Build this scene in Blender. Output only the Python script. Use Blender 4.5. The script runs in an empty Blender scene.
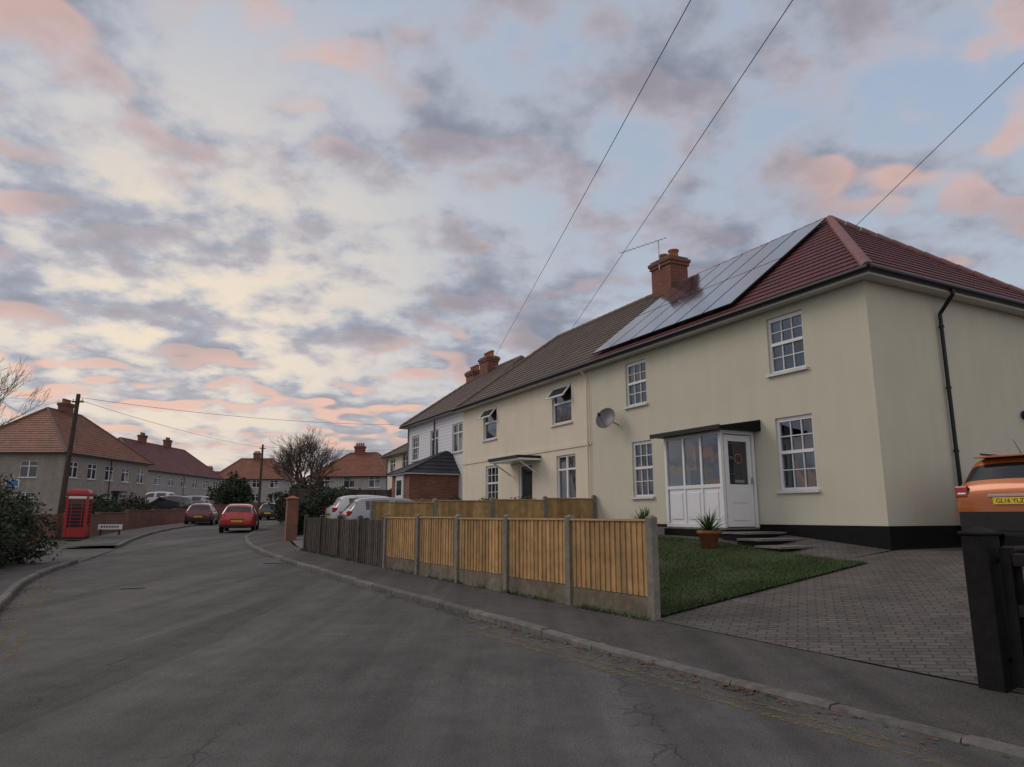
import bpy, math, random
import numpy as np
from mathutils import Vector, Matrix
random.seed(3); np.random.seed(3)
sc=bpy.context.scene
sc.view_settings.view_transform='Standard'
try: sc.view_settings.look='None'
except Exception: pass
sc.view_settings.exposure=0

# ------------------------------------------------------------------ node helpers
def nd(nt,t,ins=None,**kw):
    n=nt.nodes.new(t)
    for k,v in kw.items(): setattr(n,k,v)
    if ins:
        for k,v in ins.items():
            s=n.inputs[k]
            if isinstance(v,bpy.types.NodeSocket): nt.links.new(v,s)
            else: s.default_value=v
    return n
def mth(nt,op,a,b=None,c=None,clamp=False):
    n=nt.nodes.new('ShaderNodeMath'); n.operation=op; n.use_clamp=clamp
    for i,v in enumerate((a,b,c)):
        if v is None: continue
        if isinstance(v,bpy.types.NodeSocket): nt.links.new(v,n.inputs[i])
        else: n.inputs[i].default_value=v
    return n.outputs[0]
def mixc(nt,f,a,b,bt='MIX'):
    n=nt.nodes.new('ShaderNodeMix'); n.data_type='RGBA'; n.blend_type=bt
    for i,v in ((0,f),(6,a),(7,b)):
        if isinstance(v,bpy.types.NodeSocket): nt.links.new(v,n.inputs[i])
        else:
            if i and len(v)==3: v=(*v,1)
            n.inputs[i].default_value=v
    return n.outputs[2]
def mrange(nt,v,a,b,c=0.,d=1.,smooth=True):
    n=nt.nodes.new('ShaderNodeMapRange'); n.interpolation_type='SMOOTHSTEP' if smooth else 'LINEAR'
    nt.links.new(v,n.inputs[0])
    for i,x in enumerate((a,b,c,d)): n.inputs[i+1].default_value=x
    return n.outputs[0]
def noise(nt,vec,scale,detail=4,rough=.55,dist=0):
    return nd(nt,'ShaderNodeTexNoise',{'Vector':vec,'Scale':scale,'Detail':detail,'Roughness':rough,'Distortion':dist}).outputs['Fac']
def newmat(name):
    m=bpy.data.materials.new(name); m.use_nodes=True
    nt=m.node_tree; b=nt.nodes['Principled BSDF']
    return m,nt,b
def M(name,col,rough=.8,ns=3.,na=.2,bs=0,bstr=.2,bdist=.01,island=0,metal=0,spec=.5,streak=0,coat=0):
    m,nt,b=newmat(name)
    tc=nd(nt,'ShaderNodeTexCoord').outputs['Object']
    c=(*col,1)
    n1=noise(nt,tc,ns,3,.6)
    f=mrange(nt,n1,.3,.7,1-na,1+na,False)
    if streak:
        mp=nd(nt,'ShaderNodeMapping',{'Vector':tc,'Scale':(2.5,2.5,.3)}).outputs[0]
        f=mth(nt,'MULTIPLY',f,mrange(nt,noise(nt,mp,1.1,3,.6),.35,.7,1.0,1-streak,False))
    if island:
        g=nd(nt,'ShaderNodeNewGeometry').outputs['Random Per Island']
        f=mth(nt,'MULTIPLY',f,mrange(nt,g,0,1,1-island,1+island,False))
    col2=nd(nt,'ShaderNodeVectorMath',{0:c[:3],'Scale':f},operation='SCALE').outputs[0]
    nt.links.new(col2,b.inputs['Base Color'])
    b.inputs['Roughness'].default_value=rough; b.inputs['Metallic'].default_value=metal
    b.inputs['Specular IOR Level'].default_value=spec
    if coat: b.inputs['Coat Weight'].default_value=coat; b.inputs['Coat Roughness'].default_value=.05
    if bs:
        hh=noise(nt,tc,bs,2,.65)
        bp=nd(nt,'ShaderNodeBump',{'Height':hh,'Strength':bstr,'Distance':bdist})
        nt.links.new(bp.outputs[0],b.inputs['Normal'])
    return m
def brickmat(name,c1,c2,mort,w,h,ms=.012,rough=.85,var=.25,bump=.5,rot=0,offset=.5):
    m,nt,b=newmat(name)
    uv=nd(nt,'ShaderNodeTexCoord').outputs['UV']
    if rot: uv=nd(nt,'ShaderNodeMapping',{'Vector':uv,'Rotation':(0,0,rot)}).outputs[0]
    br=nd(nt,'ShaderNodeTexBrick',{'Vector':uv,'Color1':(*c1,1),'Color2':(*c2,1),'Mortar':(*mort,1),'Scale':1.,'Mortar Size':ms,'Brick Width':w,'Row Height':h,'Mortar Smooth':.3},offset=offset)
    f=mrange(nt,noise(nt,uv,1.2,4,.65),.3,.7,1-var,1+var,False)
    col=nd(nt,'ShaderNodeVectorMath',{0:br.outputs['Color'],'Scale':f},operation='SCALE').outputs[0]
    nt.links.new(col,b.inputs['Base Color']); b.inputs['Roughness'].default_value=rough
    hh=mth(nt,'SUBTRACT',1,br.outputs['Fac'])
    hh=mth(nt,'ADD',hh,mth(nt,'MULTIPLY',noise(nt,uv,40,2),.4))
    bp=nd(nt,'ShaderNodeBump',{'Height':hh,'Strength':bump,'Distance':.01})
    nt.links.new(bp.outputs[0],b.inputs['Normal'])
    return m
def tilemat(name,c1,c2,lichen=.2,roll=True):
    m,nt,b=newmat(name)
    uv=nd(nt,'ShaderNodeTexCoord').outputs['UV']
    br=nd(nt,'ShaderNodeTexBrick',{'Vector':uv,'Color1':(*c1,1),'Color2':(*c2,1),'Mortar':(c1[0]*.6,c1[1]*.6,c1[2]*.6,1),'Scale':1.,'Mortar Size':.006,'Brick Width':.3,'Row Height':.3})
    f=mrange(nt,noise(nt,uv,.8,4,.7),.3,.7,.76,1.24,False)
    col=nd(nt,'ShaderNodeVectorMath',{0:br.outputs['Color'],'Scale':f},operation='SCALE').outputs[0]
    col=mixc(nt,mth(nt,'MULTIPLY',mrange(nt,noise(nt,uv,3.5,5,.7),.58,.7),lichen),col,(.16,.15,.10))
    nt.links.new(col,b.inputs['Base Color']); b.inputs['Roughness'].default_value=.6
    if roll:
        sx=nd(nt,'ShaderNodeSeparateXYZ',{0:uv}).outputs[0]
        w=mth(nt,'ABSOLUTE',mth(nt,'SINE',mth(nt,'MULTIPLY',sx,math.pi/.15)))
        bp=nd(nt,'ShaderNodeBump',{'Height':w,'Strength':.8,'Distance':.03})
        nt.links.new(bp.outputs[0],b.inputs['Normal'])
    return m

# ------------------------------------------------------------------ mesh builder
class MB:
    def __init__(s): s.v=[];s.f=[];s.m=[];s.sm=[];s.mats=[];s.T=None
    def mi(s,mat):
        if mat not in s.mats: s.mats.append(mat)
        return s.mats.index(mat)
    def poly(s,pts,mat,smooth=False):
        i=len(s.v)
        for p in pts: s.v.append(tuple(s.T(p)) if s.T else tuple(p))
        s.f.append(tuple(range(i,i+len(pts)))); s.m.append(s.mi(mat)); s.sm.append(smooth)
    def mesh(s,pts,faces,mat,smooth=False):
        i=len(s.v)
        for p in pts: s.v.append(tuple(s.T(p)) if s.T else tuple(p))
        k=s.mi(mat)
        for f in faces: s.f.append(tuple(j+i for j in f)); s.m.append(k); s.sm.append(smooth)
    def box(s,x0,x1,y0,y1,z0,z1,mat):
        P=[(x0,y0,z0),(x1,y0,z0),(x1,y1,z0),(x0,y1,z0),(x0,y0,z1),(x1,y0,z1),(x1,y1,z1),(x0,y1,z1)]
        s.mesh(P,[(0,3,2,1),(4,5,6,7),(0,1,5,4),(1,2,6,5),(2,3,7,6),(3,0,4,7)],mat)
    def cyl(s,p0,p1,r0,r1,n,mat,cap=True):
        p0=Vector(p0);p1=Vector(p1);d=(p1-p0)
        if d.length<1e-6:return
        d.normalize(); a=d.orthogonal().normalized(); b=d.cross(a)
        P=[];F=[]
        for i in range(n):
            t=2*math.pi*i/n; e=a*math.cos(t)+b*math.sin(t)
            P.append(p0+e*r0);P.append(p1+e*r1)
        for i in range(n):
            j=(i+1)%n; F.append((2*i,2*j,2*j+1,2*i+1))
        s.mesh(P,F,mat,True)
        if cap:
            s.poly([p0+ (a*math.cos(2*math.pi*i/n)+b*math.sin(2*math.pi*i/n))*r0 for i in range(n)][::-1],mat)
            s.poly([p1+ (a*math.cos(2*math.pi*i/n)+b*math.sin(2*math.pi*i/n))*r1 for i in range(n)],mat)
    def lathe(s,c,axis,prof,n,mat,smooth=True):
        c=Vector(c);d=Vector(axis).normalized();a=d.orthogonal().normalized();b=d.cross(a)
        P=[];F=[];k=len(prof)
        for i in range(n):
            t=2*math.pi*i/n;e=a*math.cos(t)+b*math.sin(t)
            for (r,h) in prof: P.append(c+e*r+d*h)
        for i in range(n):
            j=(i+1)%n
            for q in range(k-1): F.append((i*k+q,j*k+q,j*k+q+1,i*k+q+1))
        s.mesh(P,F,mat,smooth)
    def obj(s,name,parent=None,uv=True,bevel=0):
        me=bpy.data.meshes.new(name); me.from_pydata(s.v,[],s.f)
        for m in s.mats: me.materials.append(m)
        me.polygons.foreach_set('material_index',s.m); me.polygons.foreach_set('use_smooth',s.sm)
        me.update()
        if uv:
            ul=me.uv_layers.new(name='UVMap'); data=ul.data; Z=Vector((0,0,1))
            for p in me.polygons:
                n=p.normal
                u=Z.cross(n)
                if u.length<.2: u=Vector((1,0,0));w=Vector((0,1,0))
                else:
                    u.normalize(); w=n.cross(u)
                for li in p.loop_indices:
                    co=me.vertices[me.loops[li].vertex_index].co
                    data[li].uv=(co.dot(u),co.dot(w))
        o=bpy.data.objects.new(name,me); sc.collection.objects.link(o)
        if parent: o.parent=parent
        if bevel:
            bm=o.modifiers.new('bev','BEVEL'); bm.width=bevel; bm.segments=2; bm.limit_method='ANGLE'
        return o
def empty(name,loc=(0,0,0),rz=0):
    e=bpy.data.objects.new(name,None); sc.collection.objects.link(e)
    e.location=loc; e.rotation_euler=(0,0,rz); e.empty_display_size=.3
    return e

# ------------------------------------------------------------------ materials
m_wallR=M('render_cream_green',(.575,.555,.445),.9,1.0,.035,90,.3,.006,streak=.05)
m_wallL=M('render_cream',(.70,.635,.505),.9,1.0,.035,90,.3,.006,streak=.06)
m_peb=M('pebbledash',(.33,.29,.26),.95,2,.12,40,.5,.02,streak=.15)
m_peb2=M('pebbledash_light',(.38,.36,.345),.95,2,.12,40,.5,.02,streak=.15)
m_black=M('black_paint',(.007,.007,.008),.6,6,.25,60,.15,.003,spec=.15)
m_gate=M('gate_black_stain',(.012,.011,.011),.7,9,.4,30,.3,.004,spec=.15,island=.3)
m_gutter=M('black_plastic',(.012,.012,.014),.4,8,.1,spec=.3)
m_upvc=M('white_upvc',(.74,.75,.77),.35,2,.03)
m_lead=M('glazing_bar_white',(.66,.67,.69),.4,2,.03)
m_sill=M('sill_white',(.60,.60,.59),.5,6,.1)
m_soff=M('soffit_white',(.55,.55,.53),.6,3,.08)
m_cur=M('net_curtain',(.30,.30,.31),.9,30,.15)
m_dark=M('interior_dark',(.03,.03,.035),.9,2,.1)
m_brick=brickmat('chimney_brick',(.22,.06,.035),(.14,.038,.028),(.15,.12,.1),.225,.075,.01)
m_brick2=brickmat('garden_brick',(.24,.075,.04),(.15,.05,.03),(.17,.14,.12),.225,.075,.01)
m_tileR=tilemat('tile_dark_red',(.12,.027,.028),(.09,.021,.024),.04)
m_tileB=tilemat('tile_brown',(.10,.072,.045),(.075,.054,.036),.3)
m_tileO=tilemat('tile_orange',(.23,.078,.035),(.16,.053,.028),.3)
m_tileM=tilemat('tile_maroon',(.16,.04,.035),(.11,.03,.028),.1)
m_slate=tilemat('slate_grey',(.035,.04,.052),(.026,.03,.04),.03,False)
m_ridgeR=M('ridge_tile_red',(.20,.085,.08),.6,5,.2)
m_ridgeB=M('ridge_tile_brown',(.12,.085,.06),.7,5,.25)
m_pot=M('terracotta',(.34,.115,.055),.8,8,.2)
m_metal=M('galvanised',(.4,.4,.41),.4,8,.1,metal=.8)
m_dish=M('dish_grey',(.10,.10,.11),.45,5,.1)
m_conc=M('concrete',(.21,.195,.16),.9,9,.25,60,.4,.004,streak=.3)
m_grav=M('gravel_board_concrete',(.16,.14,.10),.95,7,.3,60,.5,.005,streak=.35,island=.15)
m_kerb=M('kerb_concrete',(.115,.11,.10),.9,7,.35,70,.5,.004,island=.22)
m_fence=M('fence_tan',(.43,.265,.11),.75,5,.22,50,.3,.003,island=.18,streak=.35)
m_fcap=M('fence_cap',(.46,.30,.14),.75,5,.2,island=.1)
m_fdark=M('fence_weathered',(.065,.052,.044),.9,6,.35,40,.4,.004,island=.35)
m_soil=M('soil_verge',(.07,.065,.04),1,3,.4,30,.6,.03)
m_land=M('land_grass',(.05,.055,.03),1,.6,.4,10,.5,.05)
m_lawn=M('lawn_base',(.034,.05,.017),1,1.5,.35,60,.6,.02)
m_grass=M('grass_blade',(.050,.082,.024),.75,1.2,.4,island=.5,spec=.25)
m_path=M('path_concrete',(.11,.105,.10),.9,3,.3,60,.4,.006)
m_tread=M('step_slab',(.15,.145,.135),.85,6,.25,60,.4,.004)
m_drive=brickmat('block_paving',(.115,.10,.088),(.08,.071,.066),(.04,.038,.033),.21,.105,.010,rot=.4,var=.3,bump=.9)
m_tyre=M('tyre',(.015,.015,.015),.85,10,.2)
m_alloy=M('alloy',(.45,.45,.46),.35,4,.1,metal=.8)
m_trim=M('dark_trim',(.016,.016,.018),.55,6,.15,spec=.3)
m_red=M('lamp_red',(.35,.01,.01),.15,5,.1,coat=.6)
m_clear=M('lamp_clear',(.6,.6,.62),.1,5,.05,coat=.5)
m_plateY=M('plate_yellow',(.75,.52,.03),.4,5,.03)
m_cglass=M('car_glass',(.012,.014,.016),.06,3,.05,spec=.8)
m_phone=M('phonebox_red',(.33,.012,.012),.4,6,.1)
m_wood=M('pole_wood',(.06,.042,.03),.9,6,.3,30,.3,.01)
m_wire=M('wire',(.02,.02,.02),.7,2,.05)
m_bark=M('bark',(.06,.045,.035),.95,6,.3,30,.4,.02)
m_twig=M('twig',(.095,.062,.045),.95,6,.3)
m_leafD=M('leaf_dark',(.024,.036,.017),.8,1,.3,island=.5)
m_leafG=M('leaf_green',(.045,.062,.025),.8,1,.3,island=.5)
m_leafB=M('leaf_brown',(.13,.065,.03),.8,1,.3,island=.5)
m_leafS=M('spike_leaf',(.06,.12,.035),.5,4,.2,island=.35)
m_signw=M('sign_white',(.7,.7,.68),.5,5,.05)
m_blue=M('sign_blue',(.05,.16,.45),.5,5,.05)
m_yel=M('faded_yellow',(.20,.155,.065),.9,9,.4)
m_iron=M('cast_iron',(.035,.033,.03),.6,20,.4,80,.5,.004)

def glassmat(name):
    m,nt,b=newmat(name); nt.nodes.remove(b)
    out=nt.nodes['Material Output']
    tr=nd(nt,'ShaderNodeBsdfTransparent',{'Color':(.40,.43,.46,1)})
    tc=nd(nt,'ShaderNodeTexCoord').outputs['Object']
    bp=nd(nt,'ShaderNodeBump',{'Height':noise(nt,tc,1.5,2),'Strength':.08,'Distance':.05})
    gl=nd(nt,'ShaderNodeBsdfGlossy',{'Color':(.82,.9,1.,1),'Roughness':.03,'Normal':bp.outputs[0]})
    g=nd(nt,'ShaderNodeNewGeometry')
    d=nd(nt,'ShaderNodeVectorMath',{0:g.outputs['Incoming'],1:g.outputs['Normal']},operation='DOT_PRODUCT').outputs['Value']
    d=mth(nt,'POWER',mth(nt,'SUBTRACT',1,mth(nt,'ABSOLUTE',d),clamp=True),5)
    f=mth(nt,'ADD',mth(nt,'MULTIPLY',d,.85),.14,clamp=True)
    mx=nd(nt,'ShaderNodeMixShader',{0:f,1:tr.outputs[0],2:gl.outputs[0]})
    nt.links.new(mx.outputs[0],out.inputs['Surface']); return m
m_glass=glassmat('window_glass')
m_glassF=M('window_glass_far',(.03,.035,.042),.08,1,.3,spec=.7)
def solarmat():
    m,nt,b=newmat('solar_panel')
    uv=nd(nt,'ShaderNodeTexCoord').outputs['UV']
    br=nd(nt,'ShaderNodeTexBrick',{'Vector':uv,'Color1':(.02,.024,.04,1),'Color2':(.024,.028,.045,1),'Mortar':(.05,.05,.055,1),'Scale':1.,'Mortar Size':.003,'Brick Width':.16,'Row Height':.16},offset=0)
    nt.links.new(br.outputs['Color'],b.inputs['Base Color'])
    b.inputs['Roughness'].default_value=.14; b.inputs['Specular IOR Level'].default_value=.9
    b.inputs['IOR'].default_value=1.8
    b.inputs['Coat Weight'].default_value=.8; b.inputs['Coat Roughness'].default_value=.08
    return m
m_solar=solarmat()
def asphalt(name,base,warm=1.,crk=1.):
    m,nt,b=newmat(name)
    tc=nd(nt,'ShaderNodeTexCoord').outputs['Object']
    fine=noise(nt,tc,70,2,.7); med=noise(nt,tc,2.4,5,.68); big=noise(nt,tc,.3,2,.6)
    mp=nd(nt,'ShaderNodeMapping',{'Vector':tc,'Rotation':(0,0,math.radians(-32)),'Scale':(1.1,.07,1)}).outputs[0]
    st=noise(nt,mp,1.6,4,.62)
    f=mth(nt,'MULTIPLY',mrange(nt,fine,.25,.75,.5,1.55,False),mrange(nt,med,.3,.7,.82,1.2,False))
    f=mth(nt,'MULTIPLY',f,mrange(nt,big,.3,.7,.82,1.2,False))
    f=mth(nt,'MULTIPLY',f,mrange(nt,st,.35,.65,.80,1.25,False))
    vp=nd(nt,'ShaderNodeTexVoronoi',{'Vector':mp,'Scale':.9},distance='CHEBYCHEV')
    ps=nd(nt,'ShaderNodeSeparateXYZ',{0:vp.outputs['Color']}).outputs[0]
    f=mth(nt,'MULTIPLY',f,mrange(nt,ps,.78,.81,1.0,.78))
    col=nd(nt,'ShaderNodeVectorMath',{0:(base*warm,base*.985,base*.955),'Scale':f},operation='SCALE').outputs[0]
    wv=nd(nt,'ShaderNodeVectorMath',{0:tc,1:nd(nt,'ShaderNodeVectorMath',{0:nd(nt,'ShaderNodeTexNoise',{'Vector':tc,'Scale':2.2,'Detail':4}).outputs['Color'],'Scale':.55},operation='SCALE').outputs[0]},operation='ADD').outputs[0]
    vc2=nd(nt,'ShaderNodeTexVoronoi',{'Vector':wv,'Scale':2.9},feature='DISTANCE_TO_EDGE').outputs['Distance']
    cr=mth(nt,'MULTIPLY',mrange(nt,vc2,.004,.05,.42*crk,0),mrange(nt,noise(nt,mp,1.3,3,.6),.55,.68))
    col=mixc(nt,cr,col,(.02,.018,.016))
    nt.links.new(col,b.inputs['Base Color']); b.inputs['Roughness'].default_value=.85
    b.inputs['Specular IOR Level'].default_value=.25
    hh=mth(nt,'SUBTRACT',mth(nt,'ADD',fine,mth(nt,'MULTIPLY',med,.8)),mth(nt,'MULTIPLY',cr,2.))
    bp=nd(nt,'ShaderNodeBump',{'Height':hh,'Strength':.7,'Distance':.014})
    nt.links.new(bp.outputs[0],b.inputs['Normal'])
    return m
m_road=asphalt('road_asphalt',.087,1.02)
m_pave=asphalt('pavement_asphalt',.070,1.05,.5)

# ------------------------------------------------------------------ terrain
def h(y):
    if y<4: return 0.
    if y<14: return .001*(y-4)**2
    if y<60: return .1+.02*(y-14)
    if y<100: return 1.02+.03*(y-60)
    return 2.22
C=Vector((6.95,13.0)); DA=Vector((-.459,.889)).normalized(); DO=Vector((DA.y*-1,DA.x))
ANG=math.atan2(DA.y,DA.x)
def W(s,o): p=C+DA*s+DO*o; return p.x,p.y
def lerp(a,b,t): return a+(b-a)*t
def pl(x,tab):
    if x<=tab[0][0]: return tab[0][1]
    for (a,b),(c,d) in zip(tab,tab[1:]):
        if x<=c: return lerp(b,d,(x-a)/(c-a))
    return tab[-1][1]
def of(s): return pl(s,[(-30,6.0),(-5,6.15),(-1,6.35),(7.45,7.24),(15,7.75),(23,6.8),(30.3,5.6),(38,3.4),(50,1.5)])
def zf(s): return pl(s,[(0,.82),(3,1.1),(40,1.6)])
def Yz(s,o):
    if o<=0: return zf(s)
    F=of(s); y=W(s,F)[1]; return lerp(zf(s),h(y)+.12,min(1,o/F))

xs=[-420,-200,-120,-80,-60,-45,-35,-28,-22,-16,-10,-5,0,5,10,16,25,40,80,160,420]
ys=[-80,-40,-15,0,4,6,8,10,12,14,20,30,40,50,60,70,80,90,100,130,200,400,900]
mb=MB(); P=[(x,y,h(y)-.06) for y in ys for x in xs]; nx=len(xs)
mb.mesh(P,[(j*nx+i,j*nx+i+1,(j+1)*nx+i+1,(j+1)*nx+i) for j in range(len(ys)-1) for i in range(nx-1)],m_land,True)
mb.obj('ground')

def catmull(pts,k=10):
    P=[Vector(p) for p in pts]; P=[P[0]*2-P[1]]+P+[P[-1]*2-P[-2]]; out=[]
    for i in range(1,len(P)-2):
        a,b,c,d=P[i-1:i+3]
        for j in range(k):
            t=j/k; out.append(.5*((2*b)+(c-a)*t+(2*a-5*b+4*c-d)*t*t+(-a+3*b-3*c+d)*t**3))
    out.append(P[-2]); return out
RK=[(19.2,-20.8),(9.53,-5.6),(3.09,4.51),(1.71,6.6),(.38,8.6),(-1.25,11.2),(-3.95,15.5),(-8.2,22.9),(-11.3,29.9),(-13.5,37),(-15.3,45),(-16.6,55),(-17,70),(-17,90),(-17,120)]
RB=[(20.5,-19.9),(10.83,-4.8),(4.2,5.05),(2.85,7.37),(1.78,9.2),(.25,11.5),(-2.5,15.75),(-6.75,22.7),(-9.6,30.3),(-11.8,37.4),(-13.5,45.2),(-14.8,55),(-15.2,70),(-15.2,90),(-15.2,120)]
LK=[(12.5,-24.5),(3.9,-9.9),(-3.6,3.9),(-5.0,6.2),(-6.2,8.3),(-7.9,11.2),(-10.2,15.4),(-13.0,22.9),(-16.1,30.3),(-18.8,38),(-20.8,46),(-22.3,56),(-23,70),(-23,90),(-23,120)]
rk=catmull(RK,8); rb=catmull(RB,8); lk=catmull(LK,8)
def offs(c,d):
    o=[]
    for i,p in enumerate(c):
        a=c[max(0,i-1)];b=c[min(len(c)-1,i+1)];t=(b-a).normalized();o.append(p+Vector((t.y,-t.x))*d)
    return o
def ribbon(name,A,B,za,zb,mat,n=6,parent=None,mbx=None):
    mb=mbx or MB();P=[];F=[]
    for a,b in zip(A,B):
        for i in range(n+1):
            p=a.lerp(b,i/n); P.append((p.x,p.y,lerp(za(a),zb(b),i/n) if za else 0))
    for j in range(len(A)-1):
        for i in range(n): k=j*(n+1)+i; F.append((k,k+1,k+n+2,k+n+1))
    mb.mesh(P,F,mat,True)
    if mbx is None: return mb.obj(name,parent)
ribbon('road',lk,rk,lambda p:h(p.y),lambda p:h(p.y),m_road,8)
def kh(p): return pl(p.y,[(6.5,.035),(9,.10)])
rk2=offs(rk,.125)
ribbon('pavement',rk2,rb,lambda p:h(p.y)+kh(p)-.004,lambda p:h(p.y)+.118,m_pave,4)
lkb=offs(lk,-1.7); lk2=offs(lk,-.125)
def seg(c,y0,y1): return [i for i,p in enumerate(c) if y0<=p.y<=y1]
lp=empty('pavement')
for nm,y0,y1 in (('near_part',-99,18.6),('far_part',24.5,130)):
    ii=seg(lk,y0,y1); ribbon(nm,[lkb[i] for i in ii],[lk2[i] for i in ii],lambda p:h(p.y)+.1,lambda p:h(p.y)+.096,m_pave,3,lp)
mb=MB(); mb.poly([(-11.4,18.5,h(18.5)+.004),(-13.6,24.4,h(24.4)+.004),(-22,27,h(27)+.004),(-45,30,h(30)+.004),(-45,23,h(23)+.004),(-20,20,h(20)+.004)],m_road); mb.obj('road')
def kerb(name,curve,side,y0,y1,hf):
    mb=MB(); L=[0]
    for a,b in zip(curve,curve[1:]): L.append(L[-1]+(b-a).length)
    def at(d):
        for i in range(len(L)-1):
            if d<=L[i+1]: return curve[i].lerp(curve[i+1],(d-L[i])/(L[i+1]-L[i]))
        return curve[-1]
    d=0
    while d+.92<L[-1]:
        a=at(d+.006);b=at(d+.914); d+=.92
        if not(y0<a.y<y1): continue
        t=(b-a).normalized(); n=Vector((t.y,-t.x))*side
        a2=a+n*.125;b2=b+n*.125; c=n*.02; j=random.uniform(-.006,.006)
        za=h(a.y);zb=h(b.y);ka=za+hf(a)+j;kb=zb+hf(b)+j
        P=[(a.x,a.y,za-.05),(b.x,b.y,zb-.05),(b.x,b.y,kb-.025),(a.x,a.y,ka-.025),(a.x+c.x,a.y+c.y,ka),(b.x+c.x,b.y+c.y,kb),(b2.x,b2.y,kb),(a2.x,a2.y,ka),(a2.x,a2.y,za-.05),(b2.x,b2.y,zb-.05)]
        mb.mesh(P,[(0,1,2,3),(3,2,5,4),(4,5,6,7),(7,6,9,8),(0,3,4,7,8),(1,9,6,5,2)],m_kerb)
    mb.obj(name)
kerb('kerb',rk,1,-12,75,kh); kerb('kerb',lk,-1,-5,18.6,lambda p:.1); kerb('kerb',lk,-1,24.5,75,lambda p:.1)
mb=MB()
for d,e,y0,y1,cv in ((.28,.36,-8,9.5,rk),(.46,.54,-8,9.5,rk),(.25,.34,-4,17.5,lk),(.44,.53,-4,17.5,lk),(.3,.38,26,40,lk)):
    sg=-1 if cv is rk else 1
    A=offs(cv,sg*d);B=offs(cv,sg*e); ii=seg(cv,y0,y1)
    ribbon('',[A[i] for i in ii],[B[i] for i in ii],lambda p:h(p.y)+.005,lambda p:h(p.y)+.005,m_yel,1,None,mb)
o=mb.obj('road_marking')
nt=m_yel.node_tree; b=nt.nodes['Principled BSDF']; tc=nd(nt,'ShaderNodeTexCoord').outputs['Object']
al=mth(nt,'MULTIPLY',mrange(nt,noise(nt,tc,14,5,.8),.42,.60),mrange(nt,noise(nt,tc,.8,3),.35,.6,.25,.7)); nt.links.new(al,b.inputs['Alpha'])
for (x,y,a,wd) in ((-6.3,19.0,.5,.35),(-7.2,13.6,.5,.22)):
    e=empty('drain_cover',(x,y,h(y)),a); mb=MB(); mb.box(-wd,wd,-wd*.8,wd*.8,-.02,.008,m_iron)
    for i in range(6): xx=-wd*.85+wd*1.7*i/6; mb.box(xx,xx+.05,-wd*.7,wd*.7,.008,.013,m_iron)
    mb.obj('cover',e)

def patch(name,s0,s1,o0,o1,ns,no,mat,dz):
    mb=MB();P=[]
    for i in range(ns+1):
        for j in range(no+1):
            v=j/no
            sa=s0(v) if callable(s0) else s0; sb=s1(v) if callable(s1) else s1
            s=lerp(sa,sb,i/ns); oa=o0(s) if callable(o0) else o0; ob=o1(s) if callable(o1) else o1
            o=lerp(oa,ob,v); x,y=W(s,o); P.append((x,y,Yz(s,o)+dz))
    mb.mesh(P,[(i*(no+1)+j,i*(no+1)+j+1,(i+1)*(no+1)+j+1,(i+1)*(no+1)+j) for i in range(ns) for j in range(no)],mat,True)
    return mb.obj(name)
patch('garden_ground',-25,0,-14,of,24,12,m_soil,-.012)
patch('garden_ground',0,34,-14,of,34,12,m_soil,-.012)
patch('driveway',-14,lambda v:lerp(-.6,-1.07,max(0,v)),1.5,of,16,14,m_drive,.004)
patch('driveway',-14,-.02,-12,1.5,14,8,m_drive,.004)
patch('garden_path',-.02,9.6,.0,1.5,12,3,m_drive,.004)
patch('lawn',lambda v:lerp(-.6,-1.05,v),9.6,1.5,lambda s:of(s)-.1,14,12,m_lawn,.03)
patch('driveway',15,34,.2,of,12,8,m_path,.006)
n=50000; V=np.zeros((n*3,3));
for i in range(n):
    o=1.5+random.random()**.9*4.75; s=lerp(-.62-.095*(o-1.5)+random.gauss(0,.02),7.5,random.random()**1.3)
    if o>of(s)-.12: o=of(s)-.2
    x,y=W(s,o); z=Yz(s,o)+.028; a=random.random()*6.28; w=.006; hh=random.uniform(.02,.05)*(1+.5*math.sin(x*3)*math.sin(y*2.3))
    dx,dy=math.cos(a)*w,math.sin(a)*w; lx,ly=random.gauss(0,.02),random.gauss(0,.02)
    V[i*3]=(x-dx,y-dy,z);V[i*3+1]=(x+dx,y+dy,z);V[i*3+2]=(x+lx,y+ly,z+hh)
def rawmesh(name,V,k,mat,parent=None):
    me=bpy.data.meshes.new(name); n=len(V)//k
    me.vertices.add(len(V)); me.vertices.foreach_set('co',V.ravel())
    me.loops.add(len(V)); me.loops.foreach_set('vertex_index',np.arange(len(V)))
    me.polygons.add(n); me.polygons.foreach_set('loop_start',np.arange(n)*k); me.polygons.foreach_set('loop_total',np.full(n,k))
    me.materials.append(mat); me.update(); me.validate()
    o=bpy.data.objects.new(name,me); sc.collection.objects.link(o)
    if parent:o.parent=parent
    return o
rawmesh('grass',V,3,m_grass)
V=[]
for i in range(2600):
    t=random.random()*1.02; p=Vector((1.81,9.14)).lerp(Vector((-6.4,22.0)),t); n_=Vector((-.84,-.55)); q=p+n_*(.07+abs(random.gauss(0,.05)))
    if math.sin(t*40)+math.sin(t*97)<-.2: continue
    z=h(q.y)+.112; a=random.random()*6.28; w=.008
    V+= [(q.x-math.cos(a)*w,q.y-math.sin(a)*w,z),(q.x+math.cos(a)*w,q.y+math.sin(a)*w,z),(q.x+random.gauss(0,.03),q.y+random.gauss(0,.03),z+random.uniform(.02,.09))]
rawmesh('weeds',np.array(V),3,m_grass)
V=[]; rs=random.Random(77)
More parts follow.
